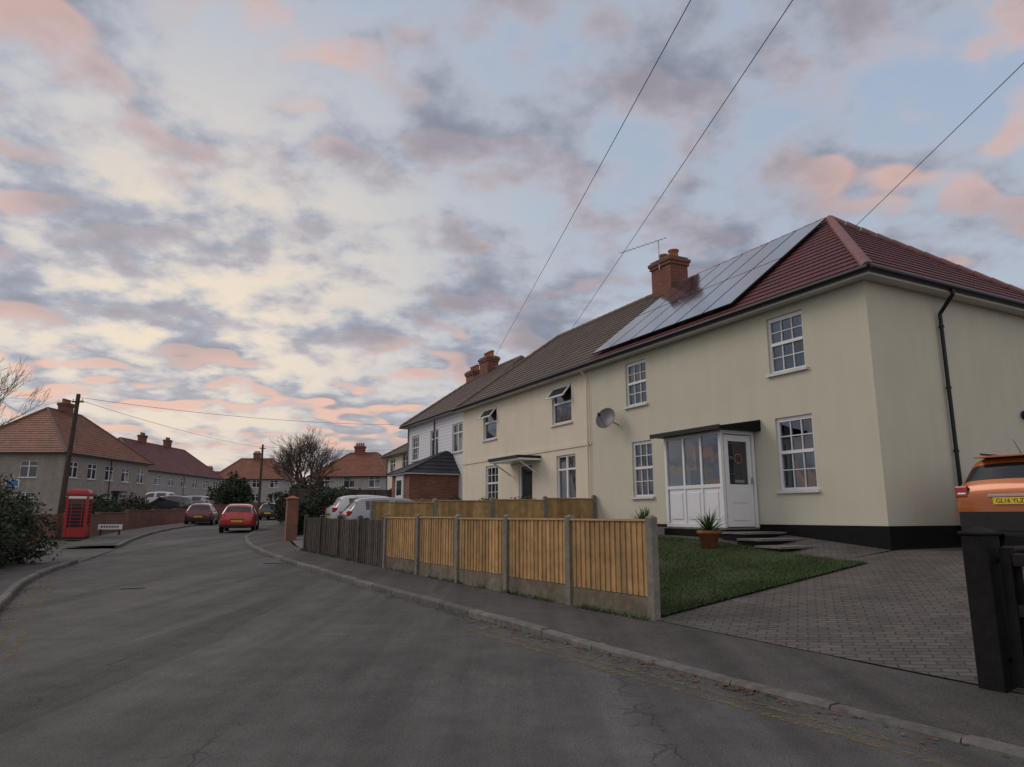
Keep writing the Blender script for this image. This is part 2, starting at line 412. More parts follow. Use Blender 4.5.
for i in range(1500):
    c=rs.choice((rk,lk)); k=rs.randrange(10,60); sg=-1 if c is rk else 1
    q=c[k].lerp(c[k+1],rs.random()); t=(c[k+1]-c[k]).normalized(); q=q+Vector((t.y,-t.x))*sg*(abs(rs.gauss(0,.12))+.01)
    a=rs.random()*6.28; r=rs.uniform(.012,.035); z=h(q.y)+.006
    for kk in range(4): V.append((q.x+math.cos(a+kk*1.57)*r*(1 if kk%2 else .5),q.y+math.sin(a+kk*1.57)*r*(1 if kk%2 else .5),z+rs.uniform(0,.015)))
rawmesh('fallen_leaves',np.array(V),4,m_leafB)

# ------------------------------------------------------------------ building helpers
def wall(mb,L,z0,z1,holes,mat,dep=.11):
    X=sorted({0,L,*[q for a in holes for q in a[:2]]}); Z=sorted({z0,z1,*[q for a in holes for q in a[2:4]]})
    for a,b in zip(X,X[1:]):
        for c,d in zip(Z,Z[1:]):
            mx,mz=(a+b)/2,(c+d)/2
            if any(q[0]<mx<q[1] and q[2]<mz<q[3] for q in holes): continue
            mb.poly([(b,0,c),(a,0,c),(a,0,d),(b,0,d)],mat)
    for q in holes:
        a,b,c,d=q[:4]
        mb.poly([(a,0,c),(a,-dep,c),(a,-dep,d),(a,0,d)],mat);mb.poly([(b,0,c),(b,0,d),(b,-dep,d),(b,-dep,c)],mat)
        mb.poly([(a,0,d),(a,-dep,d),(b,-dep,d),(b,0,d)],mat);mb.poly([(a,0,c),(b,0,c),(b,-dep,c),(a,-dep,c)],mat)
def window(mb,q,kind='grid',far=False):
    a,b,c,d=q[:4]; f=.06; y0,y1=-.13,-.055
    mb.box(a,a+f,y0,y1,c,d,m_upvc);mb.box(b-f,b,y0,y1,c,d,m_upvc);mb.box(a+f,b-f,y0,y1,d-f,d,m_upvc);mb.box(a+f,b-f,y0,y1,c,c+f,m_upvc)
    mid=c+(d-c)*.52
    if kind=='grid':
        mb.box(a+f,b-f,y0,y1+.012,mid-.035,mid+.035,m_upvc)
        for i in (1,2): x=lerp(a+f,b-f,i/3); mb.box(x-.011,x+.011,y0+.02,y1-.012,c+f,d-f,m_lead)
        for zz in (lerp(c+f,mid,.5),lerp(mid,d-f,.5)): mb.box(a+f,b-f,y0+.022,y1-.016,zz-.011,zz+.011,m_lead)
        mb.box(a+f,b-f,y0+.01,y1-.004,d-f-.03,d-f,m_upvc)
    elif kind=='two':
        x=(a+b)/2; mb.box(x-.04,x+.04,y0,y1+.01,c+f,d-f,m_upvc); zz=lerp(c,d,.68); mb.box(a+f,b-f,y0,y1+.006,zz-.03,zz+.03,m_upvc)
    elif kind=='open':
        zz=lerp(c,d,.55); mb.box(a+f,b-f,y0,y1+.01,zz-.035,zz+.035,m_upvc)
        H=d-zz-.06
        for (u0,u1,v0,v1) in ((a+f,b-f,0,.06),(a+f,b-f,H-.06,H),(a+f,a+f+.06,.06,H-.06),(b-f-.06,b-f,.06,H-.06)):
            def pt(u,v,t): return (u,-.03+v*.62+t*.5,d-.03-v*.78+t*.6)
            mb.mesh([pt(u0,v0,0),pt(u1,v0,0),pt(u1,v1,0),pt(u0,v1,0),pt(u0,v0,.05),pt(u1,v0,.05),pt(u1,v1,.05),pt(u0,v1,.05)],[(0,3,2,1),(4,5,6,7),(0,1,5,4),(1,2,6,5),(2,3,7,6),(3,0,4,7)],m_upvc)
        mb.poly([pt(a+f+.06,.06,.02),pt(b-f-.06,.06,.02),pt(b-f-.06,H-.06,.02),pt(a+f+.06,H-.06,.02)],m_glassF)
    g=m_glassF if far else m_glass
    mb.poly([(b-f,-.095,c+f),(a+f,-.095,c+f),(a+f,-.095,d-f),(b-f,-.095,d-f)],g)
    if not far:
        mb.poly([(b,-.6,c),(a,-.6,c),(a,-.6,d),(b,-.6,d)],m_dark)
        for u in (0,1):
            P=[];n=10
            e0=a+f if u==0 else b-f; w=.18*(b-a)*(1 if u==0 else -1)
            for i in range(n+1):
                x=e0+w*i/n; y=-.2+.025*math.sin(i*2.2); P+= [(x,y,c+.05),(x+ (w*.1*i/n),y,d-.03)]
            mb.mesh(P,[(2*i,2*i+2,2*i+3,2*i+1) for i in range(n)],m_cur,True)
    else:
        x=lerp(a,b,.5); mb.poly([(x-.02,-.092,c+f),(a+f,-.092,c+f),(a+f,-.092,lerp(c,d,.5)),(x-.02,-.092,lerp(c,d,.5))],m_cur) if (int(a*7)%2) else None
    mb.box(a-.06,b+.06,-.05,.07,c-.06,c,m_sill)
def slope(mb,A0,A1,B0,B1,mat,course=.3,split=None,mat2=None):
    A0,A1,B0,B1=map(Vector,(A0,A1,B0,B1)); L=((B0+B1)/2-(A0+A1)/2).length; n=max(2,round(L/course))
    nrm=(A1-A0).cross(B0-A0).normalized()
    if nrm.z<0: nrm=-nrm
    for i in range(n):
        t,u=i/n,(i+1)/n
        a,b=A0.lerp(B0,t)+nrm*.028,A1.lerp(B1,t)+nrm*.028; c,d=A1.lerp(B1,u)+nrm*.004,A0.lerp(B0,u)+nrm*.004
        a2,b2=A0.lerp(B0,t),A1.lerp(B1,t)
        if split is None:
            mb.poly([a,b,c,d],mat); mb.poly([a2,b2,b,a],mat)
        else:
            def cut(p,q): return p.lerp(q,(split-p.x)/(q.x-p.x))
            m1,m2,m3=cut(a,b),cut(d,c),cut(a2,b2)
            mb.poly([a,m1,m2,d],mat);mb.poly([a2,m3,m1,a],mat);mb.poly([m1,b,c,m2],mat2);mb.poly([m3,b2,b,m1],mat2)
def hiproof(mb,x0,x1,y0,y1,z,rise,h0,h1,mat,mr,split=None,mat2=None,mr2=None,rr=.11):
    yc=(y0+y1)/2; R0=(x0+h0,yc,z+rise);R1=(x1-h1,yc,z+rise)
    slope(mb,(x0,y0,z),(x1,y0,z),R0,R1,mat,split=split,mat2=mat2)
    slope(mb,(x0,y1,z),(x1,y1,z),R0,R1,mat,split=split,mat2=mat2)
    if h0>0: slope(mb,(x0,y1,z),(x0,y0,z),R0,R0,mat)
    if h1>0: slope(mb,(x1,y1,z),(x1,y0,z),R1,R1,mat2 or mat)
    def cap(p,q,m):
        p=Vector(p);q=Vector(q);L=(q-p).length;n=max(1,int(L/.4))
        for i in range(n):
            a=p.lerp(q,i/n);b=p.lerp(q,(i+.98)/n); mb.cyl(a,b,rr*.93,rr*1.07,8,m)
    if split: S=(split,yc,z+rise); cap(R0,S,mr);cap(S,R1,mr2)
    else: cap(R0,R1,mr)
    cap((x0,y0,z+.03),R0,mr);cap((x0,y1,z+.03),R0,mr);cap((x1,y0,z+.03),R1,mr2 or mr);cap((x1,y1,z+.03),R1,mr2 or mr)
def chimney(mb,x,y,z0,z1,w=.9,d=.75,pots=3,mat=None):
    mat=mat or m_brick
    mb.box(x-w/2,x+w/2,y-d/2,y+d/2,z0,z1-.32,mat)
    mb.box(x-w/2-.05,x+w/2+.05,y-d/2-.05,y+d/2+.05,z1-.32,z1-.2,mat)
    mb.box(x-w/2-.09,x+w/2+.09,y-d/2-.09,y+d/2+.09,z1-.2,z1-.08,mat)
    mb.box(x-w/2-.02,x+w/2+.02,y-d/2-.02,y+d/2+.02,z1-.08,z1,m_grav)
    for i in range(pots):
        px=x-w/2+w*(i+.5)/pots; mb.lathe((px,y,z1),(0,0,1),[(.13,0),(.11,.05),(.10,.26),(.13,.28),(.13,.33),(.09,.33),(.08,.1)],12,m_pot)
def house(name,loc,rz,Wd,D,zb,hw,rise,wm,tm,rm,wins,hip=3.,sidewins=(),side='W',chim=(),doors=(),gut=True,over=.35):
    e=empty(name,(loc[0],loc[1],0),rz); z0,z1=zb-.6,zb+hw
    mb=MB(); wall(mb,Wd,z0,z1,[*wins,*doors],wm)
    mb.poly([(0,-D,z0),(Wd,-D,z0),(Wd,-D,z1),(0,-D,z1)],wm)
    TW=lambda p:(Wd+p[1],-p[0],p[2]); T0=lambda p:(-p[1],-p[0],p[2])
    mb.T=TW; wall(mb,D,z0,z1,sidewins if side=='W' else [],wm)
    mb.T=T0; wall(mb,D,z0,z1,sidewins if side=='0' else [],wm)
    mb.T=None
    mb.box(-over,Wd+over,-D-over,over,z1-.02,z1+.04,m_soff)
    mb.obj('walls',e)
    mb=MB()
    for q in wins: window(mb,q,'two' if (q[1]-q[0])>1.2 else 'grid',True)
    for q in doors:
        a,b,c,d=q; mb.box(a+.03,b-.03,-.1,-.06,c,d,m_upvc if int(a)%2 else m_trim); mb.poly([(b-.3,-.055,c+1.1),(a+.3,-.055,c+1.1),(a+.3,-.055,d-.25),(b-.3,-.055,d-.25)],m_glassF); mb.box(a-.25,b+.25,-.02,.6,d+.1,d+.2,m_trim)
    mb.T=TW if side=='W' else T0
    for q in sidewins: window(mb,q,'two' if (q[1]-q[0])>1.2 else 'grid',True)
    mb.obj('windows_and_doors',e)
    mb=MB(); hiproof(mb,-over,Wd+over,over,-D-over,z1+.05,rise,hip,hip,tm,rm); mb.obj('roof',e)
    mb=MB()
    for (x,y,zt) in chim: chimney(mb,x,y,z1+rise*.4,zt,1.1,.7,4)
    if chim: mb.obj('chimney',e)
    mb=MB(); mb.cyl((-over,over+.05,z1+.03),(Wd+over,over+.05,z1+.03),.055,.055,8,m_gutter)
    for x in (Wd+over+.05,-over-.05): mb.cyl((x,over,z1+.03),(x,-D-over,z1+.03),.055,.055,8,m_gutter)
    mb.cyl((Wd/2,.06,z1-.1),(Wd/2,.06,zb),.035,.035,8,m_gutter); mb.cyl((Wd-.3,.06,z1-.1),(Wd-.3,.06,zb),.035,.035,8,m_gutter)
    mb.obj('gutters',e)
    return e

# ------------------------------------------------------------------ main semi-detached pair
hs=empty('semi_detached_house',(C.x,C.y,0),ANG)
SP=9.67; LE=19.9; DEP=8.0; ZT=6.05
winR=[(1.52,2.5,4.55,5.83),(6.9,7.85,4.55,5.83),(1.47,2.45,1.97,3.55),(6.75,7.65,1.95,3.5)]
winL=[(10.85,12.1,4.5,5.78),(16.5,17.75,4.5,5.78),(10.65,11.85,1.95,3.42),(16.35,17.5,1.95,3.42)]
doorL=[(13.55,14.6,1.15,3.3)]
mb=MB(); wall(mb,SP,.3,ZT,winR,m_wallR)
mb.T=lambda p:(-p[1],-p[0],p[2]); wall(mb,DEP,.3,ZT,[],m_wallR)
mb.T=lambda p:(p[0]+SP,p[1]+.004,p[2]); wall(mb,LE-SP,.3,ZT,[(a-SP,b-SP,c,d) for a,b,c,d in winL+doorL],m_wallL)
mb.T=lambda p:(LE+p[1],-p[0],p[2]); wall(mb,DEP,.3,ZT,[],m_wallL); mb.T=None
mb.poly([(0,-DEP,.3),(LE,-DEP,.3),(LE,-DEP,ZT),(0,-DEP,ZT)],m_wallL)
mb.box(SP+.02,LE+.03,.004,.035,3.62,3.74,m_wallL)
mb.obj('walls',hs)
mb=MB(); mb.box(-.025,3.05,-.02,.025,.2,1.25,m_black); mb.box(5.0,SP,-.02,.022,.2,1.22,m_black); mb.box(-.025,0,-DEP,-.021,.2,1.25,m_black); mb.obj('plinth',hs)
mb=MB()
for q in winR: window(mb,q,'grid')
for i,q in enumerate(winL): window(mb,q,'open' if i<2 else 'grid' if i==3 else 'two')
a,b,c,d=doorL[0]
mb.box(a,a+.07,-.13,-.05,c,d,m_upvc);mb.box(b-.07,b,-.13,-.05,c,d,m_upvc);mb.box(a+.07,b-.07,-.13,-.05,d-.07,d,m_upvc)
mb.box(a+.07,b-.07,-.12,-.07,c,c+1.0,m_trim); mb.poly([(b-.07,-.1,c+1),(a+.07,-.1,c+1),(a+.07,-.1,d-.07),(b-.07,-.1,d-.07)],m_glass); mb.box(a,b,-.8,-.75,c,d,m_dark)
mb.obj('windows_and_doors',hs)
mb=MB(); OV=.33; RZ=6.1; RISE=3.45
hiproof(mb,-OV,LE+OV,OV,-DEP-OV,RZ,RISE,3.93,2.1,m_tileR,m_ridgeR,SP,m_tileB,m_ridgeB); mb.obj('roof',hs)
mb=MB(); mb.box(-OV+.02,LE+OV-.02,0.01,OV-.02,ZT-.03,ZT+.01,m_soff); mb.box(-OV+.02,-.005,-DEP-OV,.005,ZT-.03,ZT+.01,m_soff)
mb.box(-OV,LE+OV,OV-.02,OV,ZT-.06,RZ+.02,m_soff); mb.box(-OV,-OV+.02,-DEP-OV,OV-.021,ZT-.06,RZ+.02,m_soff); mb.obj('soffit_and_fascia',hs)
mb=MB(); g=OV+.06; mb.cyl((-g,g,RZ),(LE+g,g,RZ),.065,.065,10,m_gutter); mb.cyl((-g,g,RZ),(-g,-DEP-g,RZ),.065,.065,10,m_gutter)
for A,B in (((-g,-2.25,RZ),(-g,-2.25,RZ-.15)),((-g,-2.25,RZ-.15),(-.08,-2.25,RZ-.5)),((-.08,-2.25,RZ-.5),(-.08,-2.25,.9))): mb.cyl(A,B,.04,.04,10,m_gutter)
for z in (5.3,4,2.7,1.6): mb.cyl((-.08,-2.25,z),(-.08,-2.25,z+.05),.055,.055,10,m_gutter)
for A,B in (((SP+.15,g,RZ),(SP+.15,.07,RZ-.35)),((SP+.15,.07,RZ-.35),(SP+.15,.07,1.1))): mb.cyl(A,B,.03,.03,8,m_wallL)
mb.obj('gutters_and_downpipe',hs)
def rp(s,q,l):
    k=RISE/(DEP/2+OV); n=Vector((0,k,1)).normalized(); return Vector((s,OV-q,RZ+k*q))+n*l
mb=MB()
for c in range(6):
    for r in range(2):
        s0=3.48+c*1.01; s1=s0+.97; q0=.36+r*1.885; q1=q0+1.865
        P=[rp(s0,q0,.1),rp(s1,q0,.1),rp(s1,q1,.1),rp(s0,q1,.1),rp(s0,q0,.14),rp(s1,q0,.14),rp(s1,q1,.14),rp(s0,q1,.14)]
        mb.mesh(P,[(0,3,2,1),(0,1,5,4),(1,2,6,5),(2,3,7,6),(3,0,4,7),(4,5,6,7)],m_trim)
        mb.poly([rp(s0+.012,q0+.012,.143),rp(s1-.012,q0+.012,.143),rp(s1-.012,q1-.012,.143),rp(s0+.012,q1-.012,.143)],m_solar)
mb.obj('solar_panels',hs)
mb=MB(); chimney(mb,10.35,-4,8.6,10.62,1.05,.8,0)
for dx in (-.27,.27): mb.lathe((10.35+dx,-4,10.62),(0,0,1),[(.2,0),(.17,.06),(.16,.22),(.2,.25),(.2,.3),(.12,.3),(.1,.05)],14,m_pot)
mb.obj('chimney',hs)
mb=MB(); mb.cyl((10.35,-3.55,10.2),(10.35,-3.55,11.35),.02,.02,6,m_metal)
b0=Vector((10.0,-3.6,11.3)); b1=Vector((11.75,-2.9,11.22)); mb.cyl(b0,b1,.012,.012,6,m_metal)
for i in range(11):
    p=b0.lerp(b1,i/10); w=.16+.01*i; mb.cyl(p+Vector((.07,-.35,0))*w*1.5,p-Vector((.07,-.35,0))*w*1.5,.006,.006,4,m_metal)
mb.obj('tv_aerial',hs)
mb=MB(); dc=Vector((8.3,.42,4.25)); ax=Vector((-.35,.85,.3)).normalized()
mb.lathe(dc,ax,[(0,-.06),(.1,-.053),(.2,-.03),(.3,.01),(.33,.03)],20,m_dish)
mb.cyl((8.3,0,4.1),dc-ax*.06,.025,.025,8,m_metal); mb.cyl(dc-Vector((0,0,.3)),dc+ax*.38-Vector((0,0,.05)),.012,.012,6,m_metal); mb.cyl(dc+ax*.34-Vector((0,0,.06)),dc+ax*.44-Vector((0,0,.03)),.035,.035,8,m_trim)
mb.obj('satellite_dish',hs)
mb=MB(); mb.cyl((-.03,-5.05,3.65),(-.14,-5.05,3.65),.1,.08,12,m_trim); mb.obj('wall_light',hs)
# porch
pz=1.14; px0,px1,pd=3.065,4.985,1.05
mb=MB()
mb.box(px0-.05,px1+.05,.0,pd+.05,.5,pz,m_black)
mb.box(px0,px1,.0,pd,pz,pz+.04,m_conc)
def post(x0,x1,y0,y1,z0,z1): mb.box(x0,x1,y0,y1,z0,z1,m_upvc)
zt=3.32; zd=pz+.95
post(px0,px0+.08,pd-.08,pd,pz+.04,zt); post(px1-.08,px1,pd-.08,pd,pz+.04,zt); post(px0,px0+.07,.03,.1,pz+.04,zt); post(px1-.07,px1,.03,.1,pz+.04,zt)
post(px0+.08,px1-.08,pd-.07,pd-.01,zt-.09,zt); post(px0+.08,px1-.08,pd-.07,pd-.01,zd-.04,zd+.04); post(px0+.08,px1-.08,pd-.07,pd-.01,pz+.04,pz+.12)
for i in (1,2): x=lerp(px0+.08,px1-.08,i/3); post(x-.03,x+.03,pd-.065,pd-.012,pz+.12,zd-.04); post(x-.03,x+.03,pd-.065,pd-.012,zd+.04,zt-.09)
for i in range(3):
    x0=lerp(px0+.08,px1-.08,i/3)+.03; x1=lerp(px0+.08,px1-.08,(i+1)/3)-.03
    mb.box(x0,x1,pd-.05,pd-.035,pz+.12,zd-.04,m_upvc); mb.box(x0+.07,x1-.07,pd-.035,pd-.018,pz+.22,zd-.13,m_upvc)
    mb.poly([(x1,pd-.04,zd+.04),(x0,pd-.04,zd+.04),(x0,pd-.04,zt-.09),(x1,pd-.04,zt-.09)],m_glass)
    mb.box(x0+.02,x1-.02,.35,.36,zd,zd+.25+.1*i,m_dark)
mb.box(px1-.06,px1-.02,.1,pd-.08,pz+.04,zd,m_upvc); mb.poly([(px1-.04,.1,zd),(px1-.04,pd-.08,zd),(px1-.04,pd-.08,zt),(px1-.04,.1,zt)],m_glass)
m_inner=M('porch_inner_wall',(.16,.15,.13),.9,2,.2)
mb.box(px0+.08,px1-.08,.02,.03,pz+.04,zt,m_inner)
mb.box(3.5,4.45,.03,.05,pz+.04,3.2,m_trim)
mb.obj('porch_frame',hs,bevel=.004)
mb=MB()
y0,y1=.1,pd-.08
post(px0,px0+.07,y0,y1,zt-.08,zt)
dm=m_upvc
mb.box(px0+.015,px0+.055,y0+.03,y1-.03,pz+.06,pz+.98,dm)
mb.box(px0+.015,px0+.055,y0+.03,y0+.15,pz+.98,zt-.1,dm); mb.box(px0+.015,px0+.055,y1-.15,y1-.03,pz+.98,zt-.1,dm); mb.box(px0+.015,px0+.055,y0+.15,y1-.15,zt-.24,zt-.1,dm)
mb.box(px0-.0,px0+.014,y0+.2,y1-.2,pz+.2,pz+.5,dm); mb.box(px0-.0,px0+.014,y0+.2,y1-.2,pz+.58,pz+.86,dm)
mb.poly([(px0+.035,y0+.15,pz+.98),(px0+.035,y1-.15,pz+.98),(px0+.035,y1-.15,zt-.24),(px0+.035,y0+.15,zt-.24)],m_glass)
ym=(y0+y1)/2
mb.lathe((px0+.03,ym,pz+1.55),(-1,0,0),[(.09,0),(.12,0),(.12,.012),(.09,.012)],18,m_pot)
mb.box(px0-.03,px0+.012,y0+.06,y0+.09,pz+1.0,pz+1.14,m_metal)
mb.box(px0-.006,px0+.014,y0+.3,y1-.3,pz+1.02,pz+1.08,m_metal)
mb.obj('porch_door',hs,bevel=.003)
mb=MB(); r=.2
P=[(px0-r,-.0,zt+.26),(px1+r,0,zt+.26),(px1+r,pd+r,zt+.06),(px0-r,pd+r,zt+.06)]
mb.mesh([(x,y,zt+.0) for x,y,z in P]+P,[(0,3,2,1),(4,5,6,7),(0,1,5,4),(1,2,6,5),(2,3,7,6),(3,0,4,7)],m_black)
mb.box(px0-r-.02,px1+r+.02,pd+r,pd+r+.05,zt-.02,zt+.08,m_gutter); mb.obj('porch_roof',hs)
mb=MB()
for (x0,x1,y1_,zz) in ((2.35,px0-.06,1.2,1.10),(1.75,2.35,1.45,.985),(1.1,1.75,1.6,.87)):
    mb.box(x0,x1,.03,y1_,.5,zz-.045,m_black); mb.box(x0-.03,x1+(0 if x1>3 else -.032),.03,y1_+.03,zz-.044,zz,m_tread)
mb.obj('porch_steps',hs,bevel=.006)
mb=MB(); mb.box(12.9,15.3,.01,.95,3.42,3.52,m_trim); mb.box(12.9,15.3,.02,.9,3.36,3.42,m_upvc)
for x in (13.1,15.1): mb.cyl((x,.05,2.9),(x,.8,3.36),.025,.025,6,m_upvc)
mb.obj('door_canopy',hs)

# ------------------------------------------------------------------ other houses
x,y=W(21.5,-1)
def rowins(Wd,zb,n,w=1.3):
    r=[]
    for i in range(n):
        c=Wd*(i+.5)/n; r+= [(c-w/2,c+w/2,zb+3.2,zb+4.45),(c-w/2,c+w/2,zb+.85,zb+2.15)]
    return r
def boardmat():
    m,nt,b=newmat('white_weatherboard'); uv=nd(nt,'ShaderNodeTexCoord').outputs['UV']
    y=nd(nt,'ShaderNodeSeparateXYZ',{0:uv}).outputs[1]; fr=mth(nt,'FRACT',mth(nt,'DIVIDE',y,.16))
    col=mixc(nt,mrange(nt,fr,.0,.14,1,0),(.64,.66,.70),(.28,.29,.32)); nt.links.new(col,b.inputs['Base Color'])
    bp=nd(nt,'ShaderNodeBump',{'Height':mth(nt,'SUBTRACT',1,fr),'Strength':.8,'Distance':.02}); nt.links.new(bp.outputs[0],b.inputs['Normal']); return m
m_board=boardmat()
zb=zf(25)
wh=house('weatherboard_house',(x,y),ANG,9,8,zb,5.1,3.3,m_board,m_tileB,m_ridgeB,[(.8,2.1,zb+3.1,zb+4.5),(4.0,5.2,zb+3.1,zb+4.5),(7,8.2,zb+3.1,zb+4.5),(4.6,5.8,zb+.8,zb+2.2),(7,8.2,zb+.8,zb+2.2)],2.6,[(1.2,2.2,zb+3.1,zb+4.4)],'0',chim=[(6.1,-3.9,10.6),(8.8,-4.2,10.3)])
mb=MB(); q0,q1=1.2,3.8; zp=zb+1.95
mb.box(q0,q1,0.02,2.5,.5,zp,m_brick2)
mb.box(q0+.75,q0+1.85,2.5,2.56,zb-.1,zp-.02,m_upvc); mb.box(q0+.95,q0+1.65,2.56,2.58,zb+1.0,zb+1.7,m_glassF)
mb.box(q0-.2,q1+.2,.03,2.7,zp,zp+.06,m_soff)
hiproof(mb,q0-.22,q1+.22,2.75,-2.2,zp+.06,1.15,1.2,1.2,m_slate,m_slate,rr=.05); mb.obj('porch',wh)

house('brick_house',(-5.9,47.5),ANG,9,8,1.35,4.6,2.6,m_wallL,m_tileB,m_ridgeB,rowins(9,1.35,3),3,[(2,3.2,4.5,5.6),(5,6,4.5,5.6)],'0',chim=[(2.2,-4,9.3),(6.5,-4,9.4)])
house('semi_detached_house',(-34.6,66),math.radians(-90),12.5,9,1.15,5.0,4.1,m_peb,m_tileO,m_ridgeB,rowins(12.5,1.15,5,1.25),4.3,[(2,3.4,4.3,5.6),(5.5,6.8,4.3,5.6),(2,3.4,1.9,3.2)],'W',chim=[(6.2,-4.5,11.1)],doors=[(4.6,5.5,1.2,3.3)])
house('semi_detached_house',(-46,110),math.radians(-90),25,9,2.1,4.9,4.2,m_peb2,m_tileM,m_ridgeR,rowins(25,2.1,7,1.6),4,[(2,3.4,5.2,6.5)],'W',chim=[(9,-4.5,12.3),(16,-4.5,12.2)])
house('semi_detached_house',(-39.5,120),math.radians(182),12,8,2.9,4.6,3.8,m_peb2,m_tileO,m_ridgeB,rowins(12,2.9,4,1.4),3.6,chim=[(6,-4,12.4)])
house('detached_house',(-14,78),math.radians(170),9,8,1.3,4.4,3.0,m_peb2,m_tileO,m_ridgeB,rowins(9,1.3,3,1.4),3.2,chim=[(5,-4,9.6)])
house('semi_detached_house',(-60,150),math.radians(190),14,8,2.2,4.8,3.8,m_peb,m_tileM,m_ridgeB,rowins(14,2.2,4,1.4),3.6,chim=[(6,-4,11.8)])

# ------------------------------------------------------------------ fences
def frame(p0,p1,z=0):
    p0=Vector(p0);p1=Vector(p1); return math.atan2((p1-p0).y,(p1-p0).x),(p1-p0).length
def panelfence(name,p0,p1,n,base,top,bm,cm,pm,grav=.26,cap=True,boardw=.105):
    a,L=frame(p0,p1); e=empty(name,(p0[0],p0[1],0),a); w=L/n
    mp=MB();mbd=MB();mg=MB()
    for i in range(n+1):
        x=w*i; zb_=base(x); zt_=top(x)
        mp.box(x-.055,x+.055,-.05,.06,zb_-.1,zt_+.03,pm); mp.mesh([(x-.055,-.05,zt_+.03),(x+.055,-.05,zt_+.03),(x+.055,.06,zt_+.03),(x-.055,.06,zt_+.03),(x-.03,.005,zt_+.06),(x+.03,.005,zt_+.06)],[(0,1,5,4),(1,2,5),(2,3,4,5),(3,0,4)],pm)
        if i==n: break
        x0,x1=x+.055,x+w-.055; dzp=random.uniform(-.015,.015); zb2=base(x+w/2); zt2=top(x+w/2)+dzp
        if grav: mg.box(x0,x1,-.02,.025,zb2-.08,zb2+grav,pm if pm is not m_conc else m_grav)
        k=max(3,int((x1-x0)/boardw)); bw=(x1-x0)/k
        for j in range(k):
            u=x0+j*bw; t=random.uniform(-.004,.004); zl=zb2+grav+.01
            dz=random.uniform(-.02,.01) if not cap else 0
            P=[(u,-.0,zl),(u+bw+.012,-.0,zl),(u+bw+.012,.010+t,zl),(u,.028+t,zl)]; P+=[(q[0],q[1],zt2-.035+dz) for q in P]
            mbd.mesh(P,[(0,3,2,1),(4,5,6,7),(0,1,5,4),(1,2,6,5),(2,3,7,6),(3,0,4,7)],bm)
        for z in (zb2+grav+.12,(zb2+grav+zt2)/2,zt2-.16): mbd.box(x0,x1,-.045,-.002,z-.03,z+.03,bm)
        if cap:
            mbd.box(x0,x1,-.03,.045,zt2-.034,zt2-.008,cm)
    mp.obj('posts',e); mbd.obj('boards',e)
    if grav: mg.obj('gravel_boards',e)
    return e
f0=Vector((1.81,9.14)); f1=Vector((-2.9,16.3))
def baseAt(p0,p1,add=.1):
    p0=Vector(p0);p1=Vector(p1);L=(p1-p0).length
    return lambda x:h(p0.lerp(p1,x/L).y)+add
panelfence('panel_fence',f0,f1,5,baseAt(f0,f1,.12),lambda x:1.39+.004*x,m_fence,m_fcap,m_conc)
f2=Vector((-6.45,22.1))
panelfence('wooden_fence',f1+Vector((-.08,.13)),f2,4,baseAt(f1,f2,.12),lambda x:1.38+.005*x,m_fdark,m_fdark,m_fdark,0,False,.13)
g0=Vector(W(9.5,7.0)); g1=Vector(W(9.5,.1))
panelfence('panel_fence',g1,g0,4,lambda x:lerp(1.05,.45,x/7),lambda x:lerp(2.0,1.78,x/7),m_fence,m_fcap,m_conc,.15)
g2=Vector(W(20.2,.0)); g3=Vector(W(20.2,3.5))
panelfence('panel_fence',g2,g3,2,lambda x:1.1,lambda x:2.1,m_fence,m_fcap,m_conc,.1)
g4=Vector(W(33,-3)); g5=Vector(W(33.5,5))
panelfence('wooden_fence',g4,g5,4,lambda x:1.0,lambda x:3.0,m_fdark,m_fdark,m_fdark,0,False,.13)
gp=Vector((3.80,5.74)); gd=Vector((.504,-.864))
ge=empty('driveway_gate',(gp.x,gp.y,0),math.atan2(gd.y,gd.x))
mb=MB(); zg=.1
mb.box(-.1,.1,-.1,.1,zg-.05,1.29,m_gate); mb.box(-.115,.115,-.115,.115,1.29,1.32,m_gate)
mb.mesh([(-.1,-.1,1.32),(.1,-.1,1.32),(.1,.1,1.32),(-.1,.1,1.32),(0,0,1.37)],[(0,1,4),(1,2,4),(2,3,4),(3,0,4)],m_gate); mb.obj('gate_post',ge,bevel=.012)
mb=MB()
for z in (.28,.68,1.06): mb.box(.14,2.6,-.02,.02,z,z+.09,m_gate)
for i in range(21): x=.16+i*.116; mb.box(x,x+.1,.021,.043,.18,1.12+.012*random.random(),m_gate)
mb.box(.14,.22,-.03,.048,.16,1.2,m_gate)
for z in (.33,1.08): mb.box(.08,.5,.05,.058,z,z+.04,m_iron)
mb.obj('gate_leaf',ge,bevel=.004)
for (x,y) in ((-8.6,27.4),(-9.25,29.6)):
    e=empty('brick_pillar',(x,y,0),ANG); mb=MB(); z=h(y); mb.box(-.2,.2,-.2,.2,z,z+1.68,m_brick2); mb.box(-.24,.24,-.24,.24,z+1.68,z+1.74,m_brick2); mb.mesh([(-.22,-.22,z+1.74),(.22,-.22,z+1.74),(.22,.22,z+1.74),(-.22,.22,z+1.74),(0,0,z+1.84)],[(0,1,4),(1,2,4),(2,3,4),(3,0,4)],m_pot); mb.obj('pillar',e,bevel=.006)
